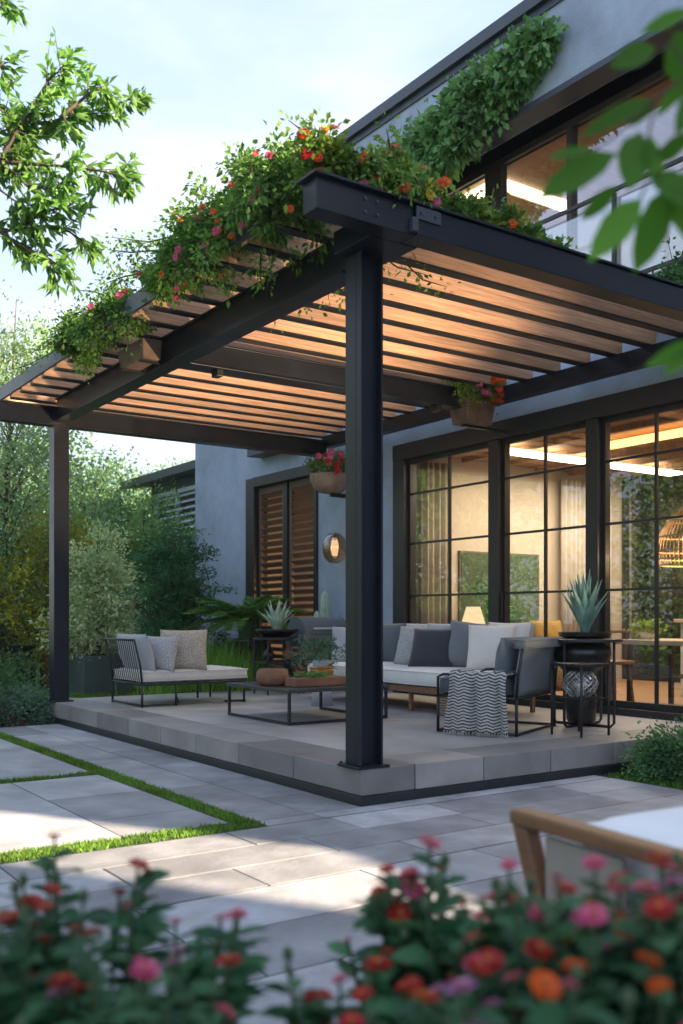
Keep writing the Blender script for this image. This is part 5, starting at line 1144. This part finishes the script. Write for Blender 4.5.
# sun and sky
SUN_AZ = 150.0; SUN_EL = 27.0
l = bpy.data.lights.new('sun', 'SUN'); l.energy = 5.0; l.angle = R(.7); l.color = (1, .77, .54)
so = bpy.data.objects.new('sun', l); COL.objects.link(so)
sd = Vector((math.sin(R(SUN_AZ))*math.cos(R(SUN_EL)), math.cos(R(SUN_AZ))*math.cos(R(SUN_EL)), math.sin(R(SUN_EL)))); so.rotation_euler = sd.to_track_quat('Z', 'Y').to_euler()
wd = bpy.data.worlds.new('World'); scn.world = wd; wd.use_nodes = True; nt = wd.node_tree; nt.nodes.clear(); L = nt.links.new
out = N(nt, 'ShaderNodeOutputWorld'); bg = N(nt, 'ShaderNodeBackground', _Strength=.115)
sk = N(nt, 'ShaderNodeTexSky', sky_type='NISHITA', sun_disc=False, sun_elevation=R(SUN_EL), sun_rotation=R(SUN_AZ), altitude=50, air_density=1.0, dust_density=1.2, ozone_density=1.2)
tc = N(nt, 'ShaderNodeTexCoord'); mp = N(nt, 'ShaderNodeMapping'); mp.inputs['Scale'].default_value = (1, 1, 2.4); L(tc.outputs['Generated'], mp.inputs[0])
no = N(nt, 'ShaderNodeTexNoise', _Scale=1.7, _Detail=7, _Roughness=.55); L(mp.outputs[0], no.inputs['Vector'])
mr = N(nt, 'ShaderNodeMapRange', interpolation_type='SMOOTHSTEP'); mr.inputs[1].default_value = .45; mr.inputs[2].default_value = .70; mr.inputs[3].default_value = .0; mr.inputs[4].default_value = .75; L(no.outputs[0], mr.inputs[0])
sx = N(nt, 'ShaderNodeSeparateXYZ'); L(tc.outputs['Generated'], sx.inputs[0])
mz = N(nt, 'ShaderNodeMapRange', interpolation_type='SMOOTHSTEP'); mz.inputs[1].default_value = -.02; mz.inputs[2].default_value = .42; mz.inputs[3].default_value = .85; mz.inputs[4].default_value = 0; L(sx.outputs[2], mz.inputs[0])
veil = mixc(nt, (1.46, 1.83, 2.62), (2.05, 2.22, 2.55), mz.outputs[0])
base = mixc(nt, sk.outputs[0], veil, .82)
cl = mixc(nt, base, (2.5, 2.55, 2.7), mr.outputs[0]); L(cl, bg.inputs[0]); L(bg.outputs[0], out.inputs[0])
# ------------------------------------------------------------------ camera
cam = bpy.data.cameras.new('camera'); co = bpy.data.objects.new('camera', cam); COL.objects.link(co); scn.camera = co
co.location = tuple(CAM); co.rotation_euler = (R(90), 0, -YAW)
cam.sensor_fit = 'VERTICAL'; cam.sensor_height = 36; cam.sensor_width = 36; cam.lens = 967/1024*36; cam.shift_y = 106/1024; cam.clip_start = .05; cam.clip_end = 400
cam.dof.use_dof = True; cam.dof.focus_distance = 7.5; cam.dof.aperture_fstop = 34/1000/.0145
scn.view_settings.view_transform = 'Standard'; scn.view_settings.look = 'None'; scn.view_settings.exposure = 2.15; scn.view_settings.gamma = 1
